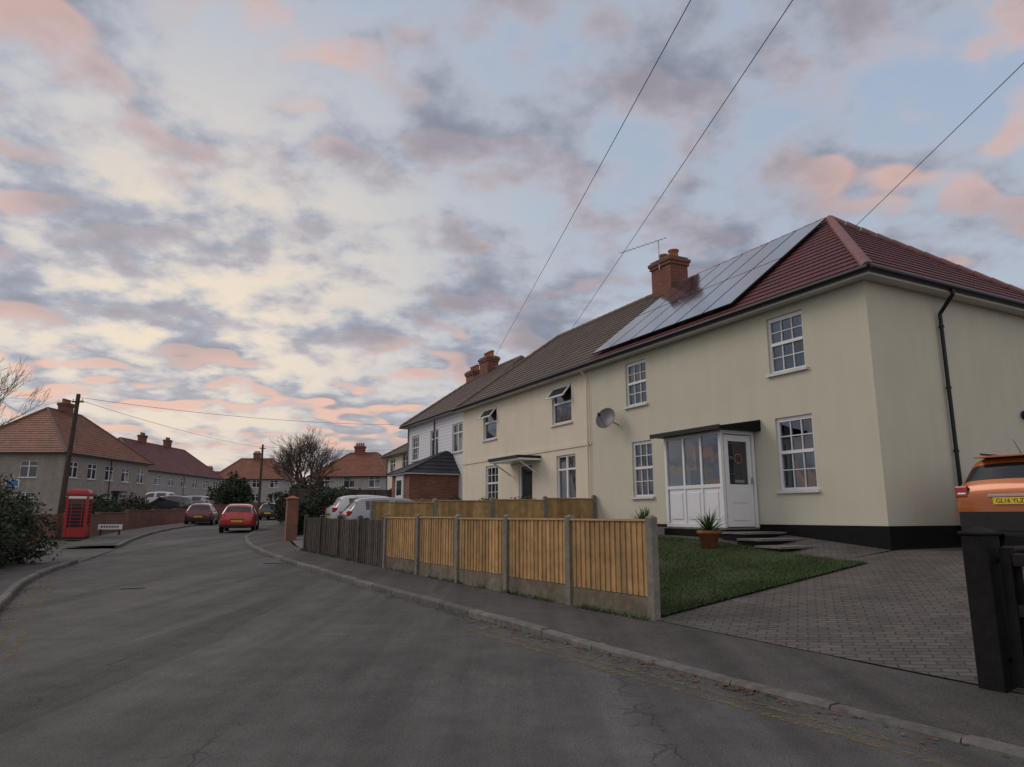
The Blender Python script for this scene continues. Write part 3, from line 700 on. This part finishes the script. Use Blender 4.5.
def bwall(name,p0,p1,hh,th=.22,z0=None,mat=None,cope=True):
    a,L=frame(p0,p1); e=empty(name,(p0[0],p0[1],0),a); mb=MB(); n=max(1,int(L/4))
    p0=Vector(p0);p1=Vector(p1)
    for i in range(n):
        zz=h(p0.lerp(p1,(i+.5)/n).y)+(z0 or 0); x0,x1=L*i/n,L*(i+1)/n
        mb.box(x0,x1,-th/2,th/2,zz-.2,zz+hh,mat or m_brick2)
        if cope: mb.box(x0,x1,-th/2-.03,th/2+.03,zz+hh,zz+hh+.06,m_grav)
    mb.obj('wall',e); return e
bwall('brick_wall',(-9.3,29.9),(-11.8,37.2),.9)
bwall('brick_wall',(-11.6,37.5),(-13.6,46),1.1)
bwall('brick_wall',(-20.2,31.5),(-23.2,42),.95)
bwall('brick_wall',(-23.4,42.6),(-25.5,56),1.0)
bwall('brick_wall',(-20.2,31.3),(-32,30),1.0)
bwall('brick_wall',(-26.0,57),(-27.5,80),1.2)
e=empty('street_sign',(-18.35,32.2,0),math.radians(15)); mb=MB(); z=h(32)
for x in (-.38,.38): mb.box(x-.03,x+.03,-.03,.03,z,z+.55,m_trim)
mb.box(-.5,.5,-.045,-.031,z+.35,z+.58,m_signw)
for i in range(7): mb.box(-.38+i*.11,-.38+i*.11+.07,-.049,-.046,z+.43,z+.51,m_trim)
mb.obj('sign_board',e)
e=empty('road_sign',(-26.5,37,0),0); mb=MB(); z=h(37); mb.cyl((0,0,z),(0,0,z+3.0),.035,.035,8,m_metal); mb.box(-.35,.35,-.06,-.04,z+2.35,z+2.75,m_signw); mb.box(-.3,.3,-.065,-.061,z+2.4,z+2.7,m_blue); mb.obj('sign_plate',e)

# ------------------------------------------------------------------ telephone box
e=empty('telephone_box',(-18.9,30.6,h(30.6)),math.radians(20)); mb=MB(); w=.42;H=1.88
mb.box(-w-.02,w+.02,-w-.02,w+.02,0,.1,m_trim)
for sx in (-1,1):
    for sy in (-1,1): mb.box(min(sx*w,sx*(w-.1)),max(sx*w,sx*(w-.1)),min(sy*w,sy*(w-.1)),max(sy*w,sy*(w-.1)),.1,H,m_phone)
for k in range(4):
    c,s=[(1,0),(0,1),(-1,0),(0,-1)][k]
    mb.T=lambda p,c=c,s=s:(p[0]*c-p[1]*s,p[0]*s+p[1]*c,p[2])
    mb.box(-w+.1,w-.1,-w+.02,-w+.06,.1,.5,m_phone); mb.box(-w+.1,w-.1,-w+.02,-w+.06,1.66,H,m_phone)
    mb.poly([(-w+.1,-w+.05,.5),(w-.1,-w+.05,.5),(w-.1,-w+.05,1.66),(-w+.1,-w+.05,1.66)],m_glassF)
    for i in range(1,8): z=.5+1.16*i/8; mb.box(-w+.1,w-.1,-w+.025,-w+.045,z-.012,z+.012,m_phone)
    for x in (-.2,.2): mb.box(x-.012,x+.012,-w+.024,-w+.044,.5,1.66,m_phone)
    mb.box(-w+.08,w-.08,-w-.01,-w+.019,1.72,1.82,m_signw)
mb.T=None
mb.box(-w-.03,w+.03,-w-.03,w+.03,H,H+.06,m_phone)
N=8
for i in range(N):
    r0=w*math.cos(i/N*1.1);r1=w*math.cos((i+1)/N*1.1);z0=H+.06+.2*math.sin(i/N*1.5);z1=H+.06+.2*math.sin((i+1)/N*1.5)
    mb.mesh([(-r0,-r0,z0),(r0,-r0,z0),(r0,r0,z0),(-r0,r0,z0),(-r1,-r1,z1),(r1,-r1,z1),(r1,r1,z1),(-r1,r1,z1)],[(0,1,5,4),(1,2,6,5),(2,3,7,6),(3,0,4,7),(4,5,6,7)],m_phone)
mb.obj('kiosk',e)

# ------------------------------------------------------------------ poles and wires
def tpole(x,y,top,lean=0):
    z=h(y); e=empty('utility_pole',(x,y,0)); mb=MB(); mb.cyl((0,0,z-.2),(lean,0,top),.15,.10,10,m_wood)
    mb.box(lean-.3,lean+.3,-.05,.05,top-.45,top-.38,m_wood)
    for k in (-.25,.25): mb.cyl((lean+k,0,top-.38),(lean+k,0,top-.25),.035,.025,8,m_clear)
    mb.obj('pole',e); return e
tpole(-23.2,36,7.75,.25); tpole(-25.3,70,8.5); tpole(6.07,-16.8,8.5)
def wire(A,B,sag,r=.012,n=24,parent=None,name='overhead_wire'):
    A=Vector(A);B=Vector(B); mb=MB(); pr=A
    for i in range(1,n+1):
        t=i/n; p=A.lerp(B,t)-Vector((0,0,4*sag*t*(1-t))); mb.cyl(pr,p,r,r,5,m_wire,False); pr=p
    return mb.obj(name)
PT=(6.07,-16.8,8.4)
wire(PT,(-1.06,42,11.2),.12,.0085); wire(PT,(2.6,29,9.4),.08,.0075); wire(PT,(8.9,16.8,8.8),.06,.0075)
wire((-23.1,36,7.6),(-9.0,52,8.2),.35,.011); wire((-23.1,36,7.5),(-25.3,70,8.2),.3,.011); wire((-25.3,70,8.3),(-12,75,8.5),.3,.014); wire((-23.1,36,7.4),(-34,54,6.5),.2,.009)

# ------------------------------------------------------------------ vegetation
def foliage(name,blobs,n,size,mat,parent=None,hollow=.45,seed=1):
    rs=np.random.RandomState(seed); tot=sum(b[3]*b[4]*b[5] for b in blobs); out=[]
    for (cx,cy,cz,rx,ry,rz) in blobs:
        k=int(n*rx*ry*rz/tot)+10
        d=rs.normal(size=(k,3)); d/=np.linalg.norm(d,axis=1)[:,None]
        ph=rs.rand(6)*6.28
        lump=1+.16*np.sin(d[:,0]*5+ph[0]+d[:,2]*4)+.14*np.sin(d[:,1]*7+ph[1]-d[:,2]*5)+.1*np.sin(d[:,0]*11+d[:,1]*9+ph[2])
        r=(hollow+(1-hollow)*rs.rand(k)**.6)*lump
        gp_=np.sin(d[:,0]*9+ph[3])*np.sin(d[:,1]*9+ph[4])*np.sin(d[:,2]*9+ph[5]); r=np.where((gp_>.35),r*.7,r)
        c=np.stack([cx+d[:,0]*r*rx,cy+d[:,1]*r*ry,cz+d[:,2]*r*rz],1)
        a=rs.normal(size=(k,3));a/=np.linalg.norm(a,axis=1)[:,None]; b=np.cross(a,rs.normal(size=(k,3)));b/=np.linalg.norm(b,axis=1)[:,None]
        s=size*(.5+rs.rand(k))[:,None]
        q=np.stack([c-a*s,c+b*s*.5,c+a*s,c-b*s*.5],1).reshape(-1,3); out.append(q)
    return rawmesh(name,np.concatenate(out),4,mat,parent)
def branch(mb,p,d,L,r,dep,mat,kids=3,spread=.6,rs=random,minr=.004,up=.12):
    p=Vector(p);d=Vector(d).normalized(); nseg=3; q=p
    for i in range(nseg):
        d=(d+Vector((rs.gauss(0,.1),rs.gauss(0,.1),rs.gauss(0,.06)+up*.3))).normalized(); q2=q+d*L/nseg; rr=r*(1-.35*(i+1)/nseg)
        mb.cyl(q,q2,max(minr,r*(1-.35*i/nseg)),max(minr,rr),5 if dep>2 else 3,mat,False); q=q2
        if dep>0 and i>0 or (dep>0 and dep<3):
            for _ in range(kids if i==nseg-1 else 1):
                dd=(d+Vector((rs.gauss(0,spread),rs.gauss(0,spread),rs.gauss(.1,spread*.6)))).normalized()
                branch(mb,q,dd,L*rs.uniform(.55,.8),rr*.65,dep-1,mat,kids,spread,rs,minr,up)
e=empty('hedge_bush'); rr=random.Random(5)
bl=[(-12.35,16.0,h(16)+.6,.95,1.2,1.0),(-12.75,17.6,h(17)+.78,1.1,1.2,1.15),(-14.2,18.4,h(19)+.85,1.5,1.2,1.3),(-16.4,18.4,h(20)+.9,1.8,1.3,1.3),(-11.8,13.9,h(13)+.5,1.0,1.2,.9),(-14.5,16.6,h(17)+.9,1.6,1.6,1.35),(-13.6,14.6,h(15)+.8,1.5,1.6,1.2)]
foliage('leaves',bl,46000,.05,m_leafD,e,.55,2); foliage('leaves_light',bl,8000,.045,m_leafG,e,.88,3)
mb=MB()
for b in bl:
    for k in range(16): branch(mb,(b[0]+rr.uniform(-.6,.6),b[1]+rr.uniform(-.6,.6),b[2]-.5),(rr.gauss(0,.5),rr.gauss(0,.5),1),rr.uniform(.6,1.05),.012,1,m_twig,2,.5,rr)
mb.obj('twigs',e)
e=empty('bare_tree',(-13.6,46.5,h(46))); mb=MB(); rr=random.Random(11)
mb.cyl((0,0,-.2),(0,0,1.7),.28,.2,10,m_bark,False)
for k in range(8):
    a=k/8*6.28; branch(mb,(0,0,1.3+.1*k),(math.cos(a)*.66,math.sin(a)*.66,1.05),1.75,.10,4,m_twig,3,.5,rr,.0055)
mb.obj('branches',e); foliage('dead_leaves',[(0,0,3.8,2.1,2.1,2.0)],900,.05,m_leafB,e,.3,5)
e=empty('evergreen_shrub'); foliage('leaves',[(-12.6,44,h(44)+1.3,1.4,1.4,1.6),(-11.6,42.2,h(42)+1.1,1.2,1.2,1.4),(-10.6,40.6,h(40)+1.0,1.1,1.1,1.3),(-14.6,47.5,h(46)+1.2,1.8,1.4,1.4)],14000,.1,m_leafD,e,.5,6)
e=empty('evergreen_shrub'); foliage('leaves',[(-9.1,31.4,h(31)+.9,.8,1.0,.9),(-8.6,32.8,h(33)+1.1,1.0,1.1,1.15)],8000,.07,m_leafD,e,.5,7)
e=empty('evergreen_shrub'); foliage('leaves',[(-30,76,h(76)+1.8,1.8,1.8,2.4),(-32.5,79,h(79)+1.4,1.8,1.8,1.9)],7000,.16,m_leafD,e,.5,8)
e=empty('garden_shrub'); foliage('leaves',[(-23.5,38.5,h(40)+.9,1.2,1.2,1.0),(-25.8,44,h(44)+.9,1.3,1.8,1.0),(-27,50,h(50)+.9,1.3,1.8,1.1),(-24.6,33.2,h(33)+.9,1.6,1.2,1.0),(-28.5,34,h(33)+1.1,2.6,1.5,1.25)],16000,.09,m_leafD,e,.5,9)
mb=MB();rr=random.Random(4)
for k in range(60): branch(mb,(-24.5-rr.random()*5,33+rr.random()*2,h(33)+1.2),(rr.gauss(0,.4),rr.gauss(0,.4),1),1.2,.012,1,m_twig,2,.5,rr)
mb.obj('twigs',e)
e=empty('bare_tree',(-35.2,44,h(44))); mb=MB(); rr=random.Random(21)
mb.cyl((0,0,-.2),(0,0,3.4),.2,.14,8,m_bark,False)
for k in range(9):
    a=k/9*6.28; branch(mb,(0,0,2.8+.15*k),(math.cos(a)*.5,math.sin(a)*.5,1.2),3.0,.08,4,m_twig,2,.45,rr,.009)
mb.obj('branches',e)
e=empty('bare_tree',(-28.5,92,h(92))); mb=MB(); rr=random.Random(31); mb.cyl((0,0,-.2),(0,0,2.5),.2,.15,8,m_bark,False)
for k in range(6):
    a=k; branch(mb,(0,0,2),(math.cos(a)*.6,math.sin(a)*.6,1.),2.3,.09,4,m_twig,2,.5,rr,.02)
mb.obj('branches',e)
bl=[]; rr=random.Random(8)
for k in range(60):
    x=-170+k*4.6+rr.uniform(-2,2); bl.append((x,rr.uniform(165,190),h(150)+2.3,rr.uniform(3,5),3,rr.uniform(2.2,4.2)))
foliage('distant_trees',bl,30000,.45,m_leafD,None,.4,12)

def spiky(s,o,sc_=1.):
    x,y=W(s,o); z=Yz(s,o)+.01; e=empty('potted_plant',(x,y,z)); mb=MB(); k=sc_
    mb.lathe((0,0,0),(0,0,1),[(0,0),(.13*k,0),(.2*k,.28*k),(.225*k,.28*k),(.225*k,.34*k),(.19*k,.34*k),(.18*k,.3*k),(0,.3*k)],20,m_pot); mb.obj('pot',e)
    mb=MB(); rr=random.Random(int(s*100))
    for i in range(90):
        a=rr.random()*6.28; el=rr.uniform(.15,1.45); L=rr.uniform(.35,.62)*k; w=.014*k
        d=Vector((math.cos(a)*math.cos(el),math.sin(a)*math.cos(el),math.sin(el))); t=Vector((-math.sin(a),math.cos(a),0))*w
        b=Vector((0,0,.3*k)); m1=b+d*L*.6; tip=b+d*L-Vector((0,0,.12*L*math.cos(el)))
        mb.mesh([b-t*.6,b+t*.6,m1+t,m1-t,tip],[(0,1,2,3),(3,2,4)],m_leafS)
    mb.obj('leaves',e)
spiky(2.45,2.1,1.05); spiky(4.75,1.9,.95); spiky(5.3,1.5,.85)
e=empty('garden_shrub'); bl=[]
for s,o,r in ((12.6,.9,.55),(15.8,.8,.5),(18.3,1.0,.6)):
    x,y=W(s,o); bl.append((x,y,Yz(s,o)+.4,r,r,r))
foliage('leaves',bl,3500,.05,m_leafG,e,.4,15)

# ------------------------------------------------------------------ cars
def paint(name,c,metal=.3): return M(name,c,.32,2,.04,metal=metal,coat=.9)
ST=[(0.00,.36,.70,.74,.50,.70,0,0),(0.05,.30,.86,.90,.62,.81,0,0),(0.14,.26,.97,1.00,.64,.85,0,1),(0.40,.24,1.00,1.38,.60,.87,0,0),
 (0.62,.24,.99,1.45,.61,.88,1,0),(1.25,.22,.98,1.49,.62,.88,1,0),(1.60,.22,.97,1.49,.63,.88,0,0),(1.68,.22,.97,1.485,.63,.88,1,0),(2.35,.22,.95,1.45,.62,.88,1,0),
 (2.50,.22,.94,1.41,.61,.88,1,1),(3.05,.22,.92,.97,.66,.87,0,0),(3.55,.24,.84,.88,.62,.84,0,0),(3.88,.27,.72,.75,.55,.77,0,0),(4.0,.33,.58,.60,.42,.62,0,0)]
STS=[(0.00,.40,.80,.84,.74,.80,0,0),(0.02,.34,.92,.95,.78,.86,0,0),(0.05,.30,1.00,1.02,.77,.88,0,0),(0.07,.30,1.01,1.05,.75,.885,0,1),(0.27,.28,1.02,1.40,.68,.885,0,0),(0.30,.28,1.02,1.46,.67,.885,0,0),
 (0.60,.24,1.01,1.49,.66,.885,1,0),(1.25,.22,1.0,1.50,.66,.885,1,0),(1.60,.22,.99,1.50,.66,.885,0,0),(1.68,.22,.99,1.495,.66,.885,1,0),(2.35,.22,.97,1.46,.65,.885,1,0),
 (2.50,.22,.96,1.42,.64,.885,1,1),(3.0,.22,.94,1.0,.70,.875,0,0),(3.55,.24,.88,.93,.68,.86,0,0),(3.9,.27,.78,.82,.62,.80,0,0),(4.0,.33,.60,.64,.5,.70,0,0)]
def car(name,loc,yaw,pm,L=4.0,Hs=1.,Ws=1.,plate='',suv=False):
    S=STS if suv else ST
    e=empty(name,loc,yaw); mb=MB(); sx=L/4.; rings=[]
    for (x,zb_,bl_,tp,wr,w,sg,tg) in S:
        x*=sx; w*=Ws;wr*=Ws
        half=[(0,zb_),(w*.88,zb_),(w*.985,zb_+.12),(w,(zb_+bl_)/2+.06),(w*.965,bl_),(wr,max(tp-.06,bl_+.006)),(wr*.84,tp),(0,tp+.018)]
        half=[(a,b*Hs) for a,b in half]
        rings.append([(x,-a,b) for a,b in half]+[(x,a,b) for a,b in half[-2:0:-1]])
    n=len(rings[0]); P=[p for r in rings for p in r]; FB=[];FG=[]
    for i in range(len(rings)-1):
        sg,tg=S[i][6],S[i][7]
        for j in range(n):
            k=(j+1)%n; f=(i*n+j,i*n+k,(i+1)*n+k,(i+1)*n+j)
            side=j in(4,9); top=j in(5,6,7,8)
            (FG if (side and sg) or (top and tg) else FB).append(f)
    FB.append(tuple(range(n))[::-1]);FB.append(tuple((len(rings)-1)*n+j for j in range(n)))
    me_f=FB+FG; mb.mats=[pm,m_cglass]; mb.v=P; mb.f=me_f; mb.m=[0]*len(FB)+[1]*len(FG); mb.sm=[True]*len(me_f)
    o=mb.obj('body',e,uv=False); sub=o.modifiers.new('s','SUBSURF'); sub.levels=2; sub.render_levels=2
    mw=MB(); R=.31*(1.12 if suv else 1)
    for x in (.72*sx,3.28*sx):
        for s in (-1,1):
            y=s*(.86*Ws); mw.lathe((x,y+s*.012,R+.03),(0,s,0),[(R+.05,-.05),(R+.055,.0),(R+.03,.004),(0,.004)],24,m_trim)
            mw.lathe((x,y,R),(0,s,0),[(R*.62,-.16),(R*.95,-.16),(R,-.13),(R,.01),(R*.94,.035),(R*.64,.04),(R*.62,.01)],28,m_tyre)
            mw.lathe((x,y,R),(0,s,0),[(R*.63,.02),(R*.58,.035),(R*.55,.01),(R*.2,.0),(R*.15,.03),(0,.035)],20,m_alloy)
            for k in range(5):
                a=k*1.2566; c_,s_=math.cos(a),math.sin(a)
                mw.mesh([(x+c_*R*.15-s_*.03,y+s*.032,R+s_*R*.15+c_*.03),(x+c_*R*.15+s_*.03,y+s*.032,R+s_*R*.15-c_*.03),(x+c_*R*.58+s_*.02,y+s*.036,R+s_*R*.58-c_*.02),(x+c_*R*.58-s_*.02,y+s*.036,R+s_*R*.58+c_*.02)],[(0,1,2,3)],m_alloy)
    mw.obj('wheels',e)
    md=MB(); w=.88*Ws
    for s in (-1,1):
        if suv:
            y0,y1=sorted((s*w*.74,s*w*.975)); md.box(.0,.20,y0,y1,.84*Hs,1.02*Hs,m_red)
            y0,y1=sorted((s*w*.76,s*w*.93)); md.box(-.008,.1,y0,y1,.88*Hs,.92*Hs,m_clear)
        else:
            zl=.80*Hs; y0,y1=sorted((s*w*.70,s*w*.93)); md.box(.0+.02,.22,y0,y1,zl-.02,zl+.16*Hs,m_red)
            y0,y1=sorted((s*w*.72,s*w*.86)); md.box(.008,.1,y0,y1,zl+.03,zl+.07*Hs,m_clear)
        y0,y1=sorted((s*w*.6,s*w*.88)); md.box(L-.2,L-.07,y0,y1,.62*Hs,.74*Hs,m_clear)
        y0,y1=sorted((s*w*.98,s*w*1.15)); md.box(2.42*sx,2.56*sx,y0,y1,.96*Hs,1.08*Hs,pm)
    md.obj('lamps_and_mirrors',e,bevel=.02)
    md=MB(); zp=.60*Hs if not suv else .78*Hs
    md.box(-.035,.15,-w*.86,w*.86,.3*Hs,.42*Hs,m_trim)
    if suv: md.box(-.05,.14,-w*.90,w*.90,.34*Hs,.62*Hs,m_trim)
    xx=-.028 if not suv else -.02
    md.box(xx-.012,xx+.1,-.26,.26,zp-.055,zp+.055,m_plateY)
    md.box(xx-.006,xx+.08,-.34,.34,zp+.07,zp+.11,m_trim if not suv else m_alloy)
    md.box(L-.04,L+.012,-.26,.26,.42*Hs,.53*Hs,m_signw); md.box(L-.12,L-.005,-w*.55,w*.55,.3*Hs,.4*Hs,m_trim)
    if suv:
        for s in (-1,1): md.cyl((.45,s*.62,1.53*Hs),(2.3,s*.62,1.52*Hs),.018,.018,8,m_trim)
        md.box(.14,.40,-.58,.58,1.45*Hs,1.475*Hs,pm)
        # tailgate shut lines
        for s in (-1,1): md.box(.012,.05,s*.66-.004,s*.66+.004,.63*Hs,.99*Hs,m_trim)
    md.cyl((.55,.0,1.46*Hs),(.30,.0,1.46*Hs+.28),.008,.004,6,m_trim)
    md.cyl((.055,-.02,1.0*Hs),(.16,-.35,1.17*Hs),.01,.008,6,m_trim)
    md.obj('trim',e,bevel=.006)
    if plate:
        cu=bpy.data.curves.new('plate_text','FONT'); cu.body=plate; cu.size=.1; cu.align_x='CENTER'; cu.align_y='CENTER'; cu.extrude=.001
        cu.materials.append(m_trim); t=bpy.data.objects.new('plate_text',cu); sc.collection.objects.link(t); t.parent=e
        t.location=(xx-.0145,0,zp); t.rotation_euler=(math.radians(90),0,math.radians(-90))
    return e
p_or=paint('paint_orange',(.40,.105,.014)); p_rd=paint('paint_red',(.42,.008,.012),.1); p_pu=paint('paint_maroon',(.10,.015,.03)); p_wh=paint('paint_white',(.5,.51,.52),0); p_si=paint('paint_silver',(.25,.26,.28),.5); p_bk=paint('paint_dark',(.03,.032,.038))
car('parked_car',(8.20,11.5,.825),math.radians(27.3),p_or,4.3,1.1,1.04,'GL16 YLZ',True)
y=36.3; car('parked_car',(-14.2,y,h(y)),math.radians(106),p_rd,3.8,1.,.98,'GK60 HTF')
y=47; car('parked_car',(-21.0,y,h(y)),math.radians(106),p_pu,4.2,1.0,1.0,'LB12 RTO')
x,y=W(18.4,5.6); car('parked_car',(x,y,Yz(18.3,4.9)-.1),math.radians(24),p_si,4.2,1,1,'KT09 EPD')
x,y=W(22.2,5.3); car('parked_car',(x,y,Yz(22,4.5)-.05),math.radians(27),p_wh,4.2,1.04,1.02,'GN15 UAX')
car('parked_car',(-28.5,62,1.55),math.radians(172),p_bk,4.3,1.08,1.,''); car('parked_car',(-30.5,71,1.9),math.radians(178),p_si,4.3,1.,1.,'')
car('parked_car',(-36.5,76,2.1),math.radians(178),p_wh,4.6,1.25,1.05,'')
car('parked_car',(-20.9,60,h(60)),math.radians(95),p_bk,4.2,1.0,1.0,'')
mb=MB(); mb.poly([(-27.7,58,1.52),(-27.7,80,2.05),(-45.5,84,2.25),(-34.3,66,1.6),(-34.3,52,1.3)],m_path); mb.obj('driveway')

# ------------------------------------------------------------------ world
w=bpy.data.worlds.new('World'); sc.world=w; w.use_nodes=True; nt=w.node_tree; nt.nodes.clear()
SUN_AZ=math.radians(-70); SUN_EL=math.radians(36)
out=nd(nt,'ShaderNodeOutputWorld')
sky=nd(nt,'ShaderNodeTexSky',sky_type='NISHITA'); sky.sun_disc=False; sky.sun_elevation=SUN_EL; sky.sun_rotation=SUN_AZ
bg1=nd(nt,'ShaderNodeBackground',{'Color':sky.outputs[0],'Strength':.06})
tc=nd(nt,'ShaderNodeTexCoord').outputs['Generated']
dirn=nd(nt,'ShaderNodeVectorMath',{0:tc},operation='NORMALIZE').outputs[0]
sp=nd(nt,'ShaderNodeSeparateXYZ',{0:dirn}); X,Y,Z=sp.outputs
zc=mth(nt,'ADD',mth(nt,'MAXIMUM',Z,0),.24)
P=nd(nt,'ShaderNodeCombineXYZ',{0:mth(nt,'DIVIDE',X,zc),1:mth(nt,'DIVIDE',Y,zc),2:0.}).outputs[0]
P=nd(nt,'ShaderNodeVectorMath',{0:P,1:(7.3,4.1,.4)},operation='ADD').outputs[0]
A=noise(nt,P,5.2,5,.55,.0)
Lo=noise(nt,P,5.2,1,.5,.0)
P2=nd(nt,'ShaderNodeVectorMath',{0:P,1:(-.03,.055,0)},operation='ADD').outputs[0]
Lo2=noise(nt,P2,5.2,1,.5,.0)
Bn=noise(nt,P,1.5,3,.5)
dn=mth(nt,'ADD',mth(nt,'MULTIPLY',A,.62),mth(nt,'MULTIPLY',Bn,.38))
cover=mrange(nt,dn,.37,.52)
thick=mrange(nt,dn,.43,.62)
gap=mixc(nt,mrange(nt,Z,.05,.7),(.50,.57,.66),(.36,.46,.62))
cl=mixc(nt,thick,(.48,.51,.59),(.25,.275,.345))
lit=mrange(nt,mth(nt,'SUBTRACT',Lo,Lo2),-.025,.07)
lit=mth(nt,'MULTIPLY',lit,mrange(nt,noise(nt,P,1.0,2,.5),.36,.56,.15,1.))
lit=mth(nt,'MULTIPLY',lit,mrange(nt,A,.40,.56))
lit=mth(nt,'MULTIPLY',lit,mrange(nt,X,.75,-.1,.45,1.))
cl=mixc(nt,lit,cl,(.88,.54,.43))
col=mixc(nt,cover,gap,cl)
g0=Vector((-.43,.87,.22)).normalized()
dt=nd(nt,'ShaderNodeVectorMath',{0:dirn,1:tuple(g0)},operation='DOT_PRODUCT').outputs['Value']
dtm=mth(nt,'MAXIMUM',dt,0)
gl=mth(nt,'MULTIPLY',mth(nt,'POWER',dtm,15),mrange(nt,dn,.40,.53,.9,.08))
col=mixc(nt,gl,col,(1.0,.83,.62))
gl2=mth(nt,'MULTIPLY',mth(nt,'POWER',dtm,5),mrange(nt,Z,.0,.25,.36,0))
col=mixc(nt,gl2,col,(.78,.63,.56))
col=mixc(nt,mth(nt,'MULTIPLY',mrange(nt,Y,.1,-.6),.5),col,(.92,.88,.86))
bg2=nd(nt,'ShaderNodeBackground',{'Color':col,'Strength':1.})
mx=nd(nt,'ShaderNodeMixShader',{0:.9,1:bg1.outputs[0],2:bg2.outputs[0]})
nt.links.new(mx.outputs[0],out.inputs['Surface'])
sd=bpy.data.lights.new('sun','SUN'); sd.energy=.9; sd.angle=math.radians(28); sd.color=(1,.87,.76)
so=bpy.data.objects.new('sun',sd); sc.collection.objects.link(so)
L=Vector((math.sin(SUN_AZ)*math.cos(SUN_EL),math.cos(SUN_AZ)*math.cos(SUN_EL),math.sin(SUN_EL)))
so.rotation_euler=L.to_track_quat('Z','Y').to_euler(); so.location=(-20,10,30)
cd=bpy.data.cameras.new('camera'); cd.sensor_width=36; cd.lens=690/1024*36; cd.clip_end=3000; cd.clip_start=.05
co=bpy.data.objects.new('camera',cd); sc.collection.objects.link(co); co.location=(0,0,1.45); co.rotation_euler=(math.radians(100.8),0,0)
sc.camera=co
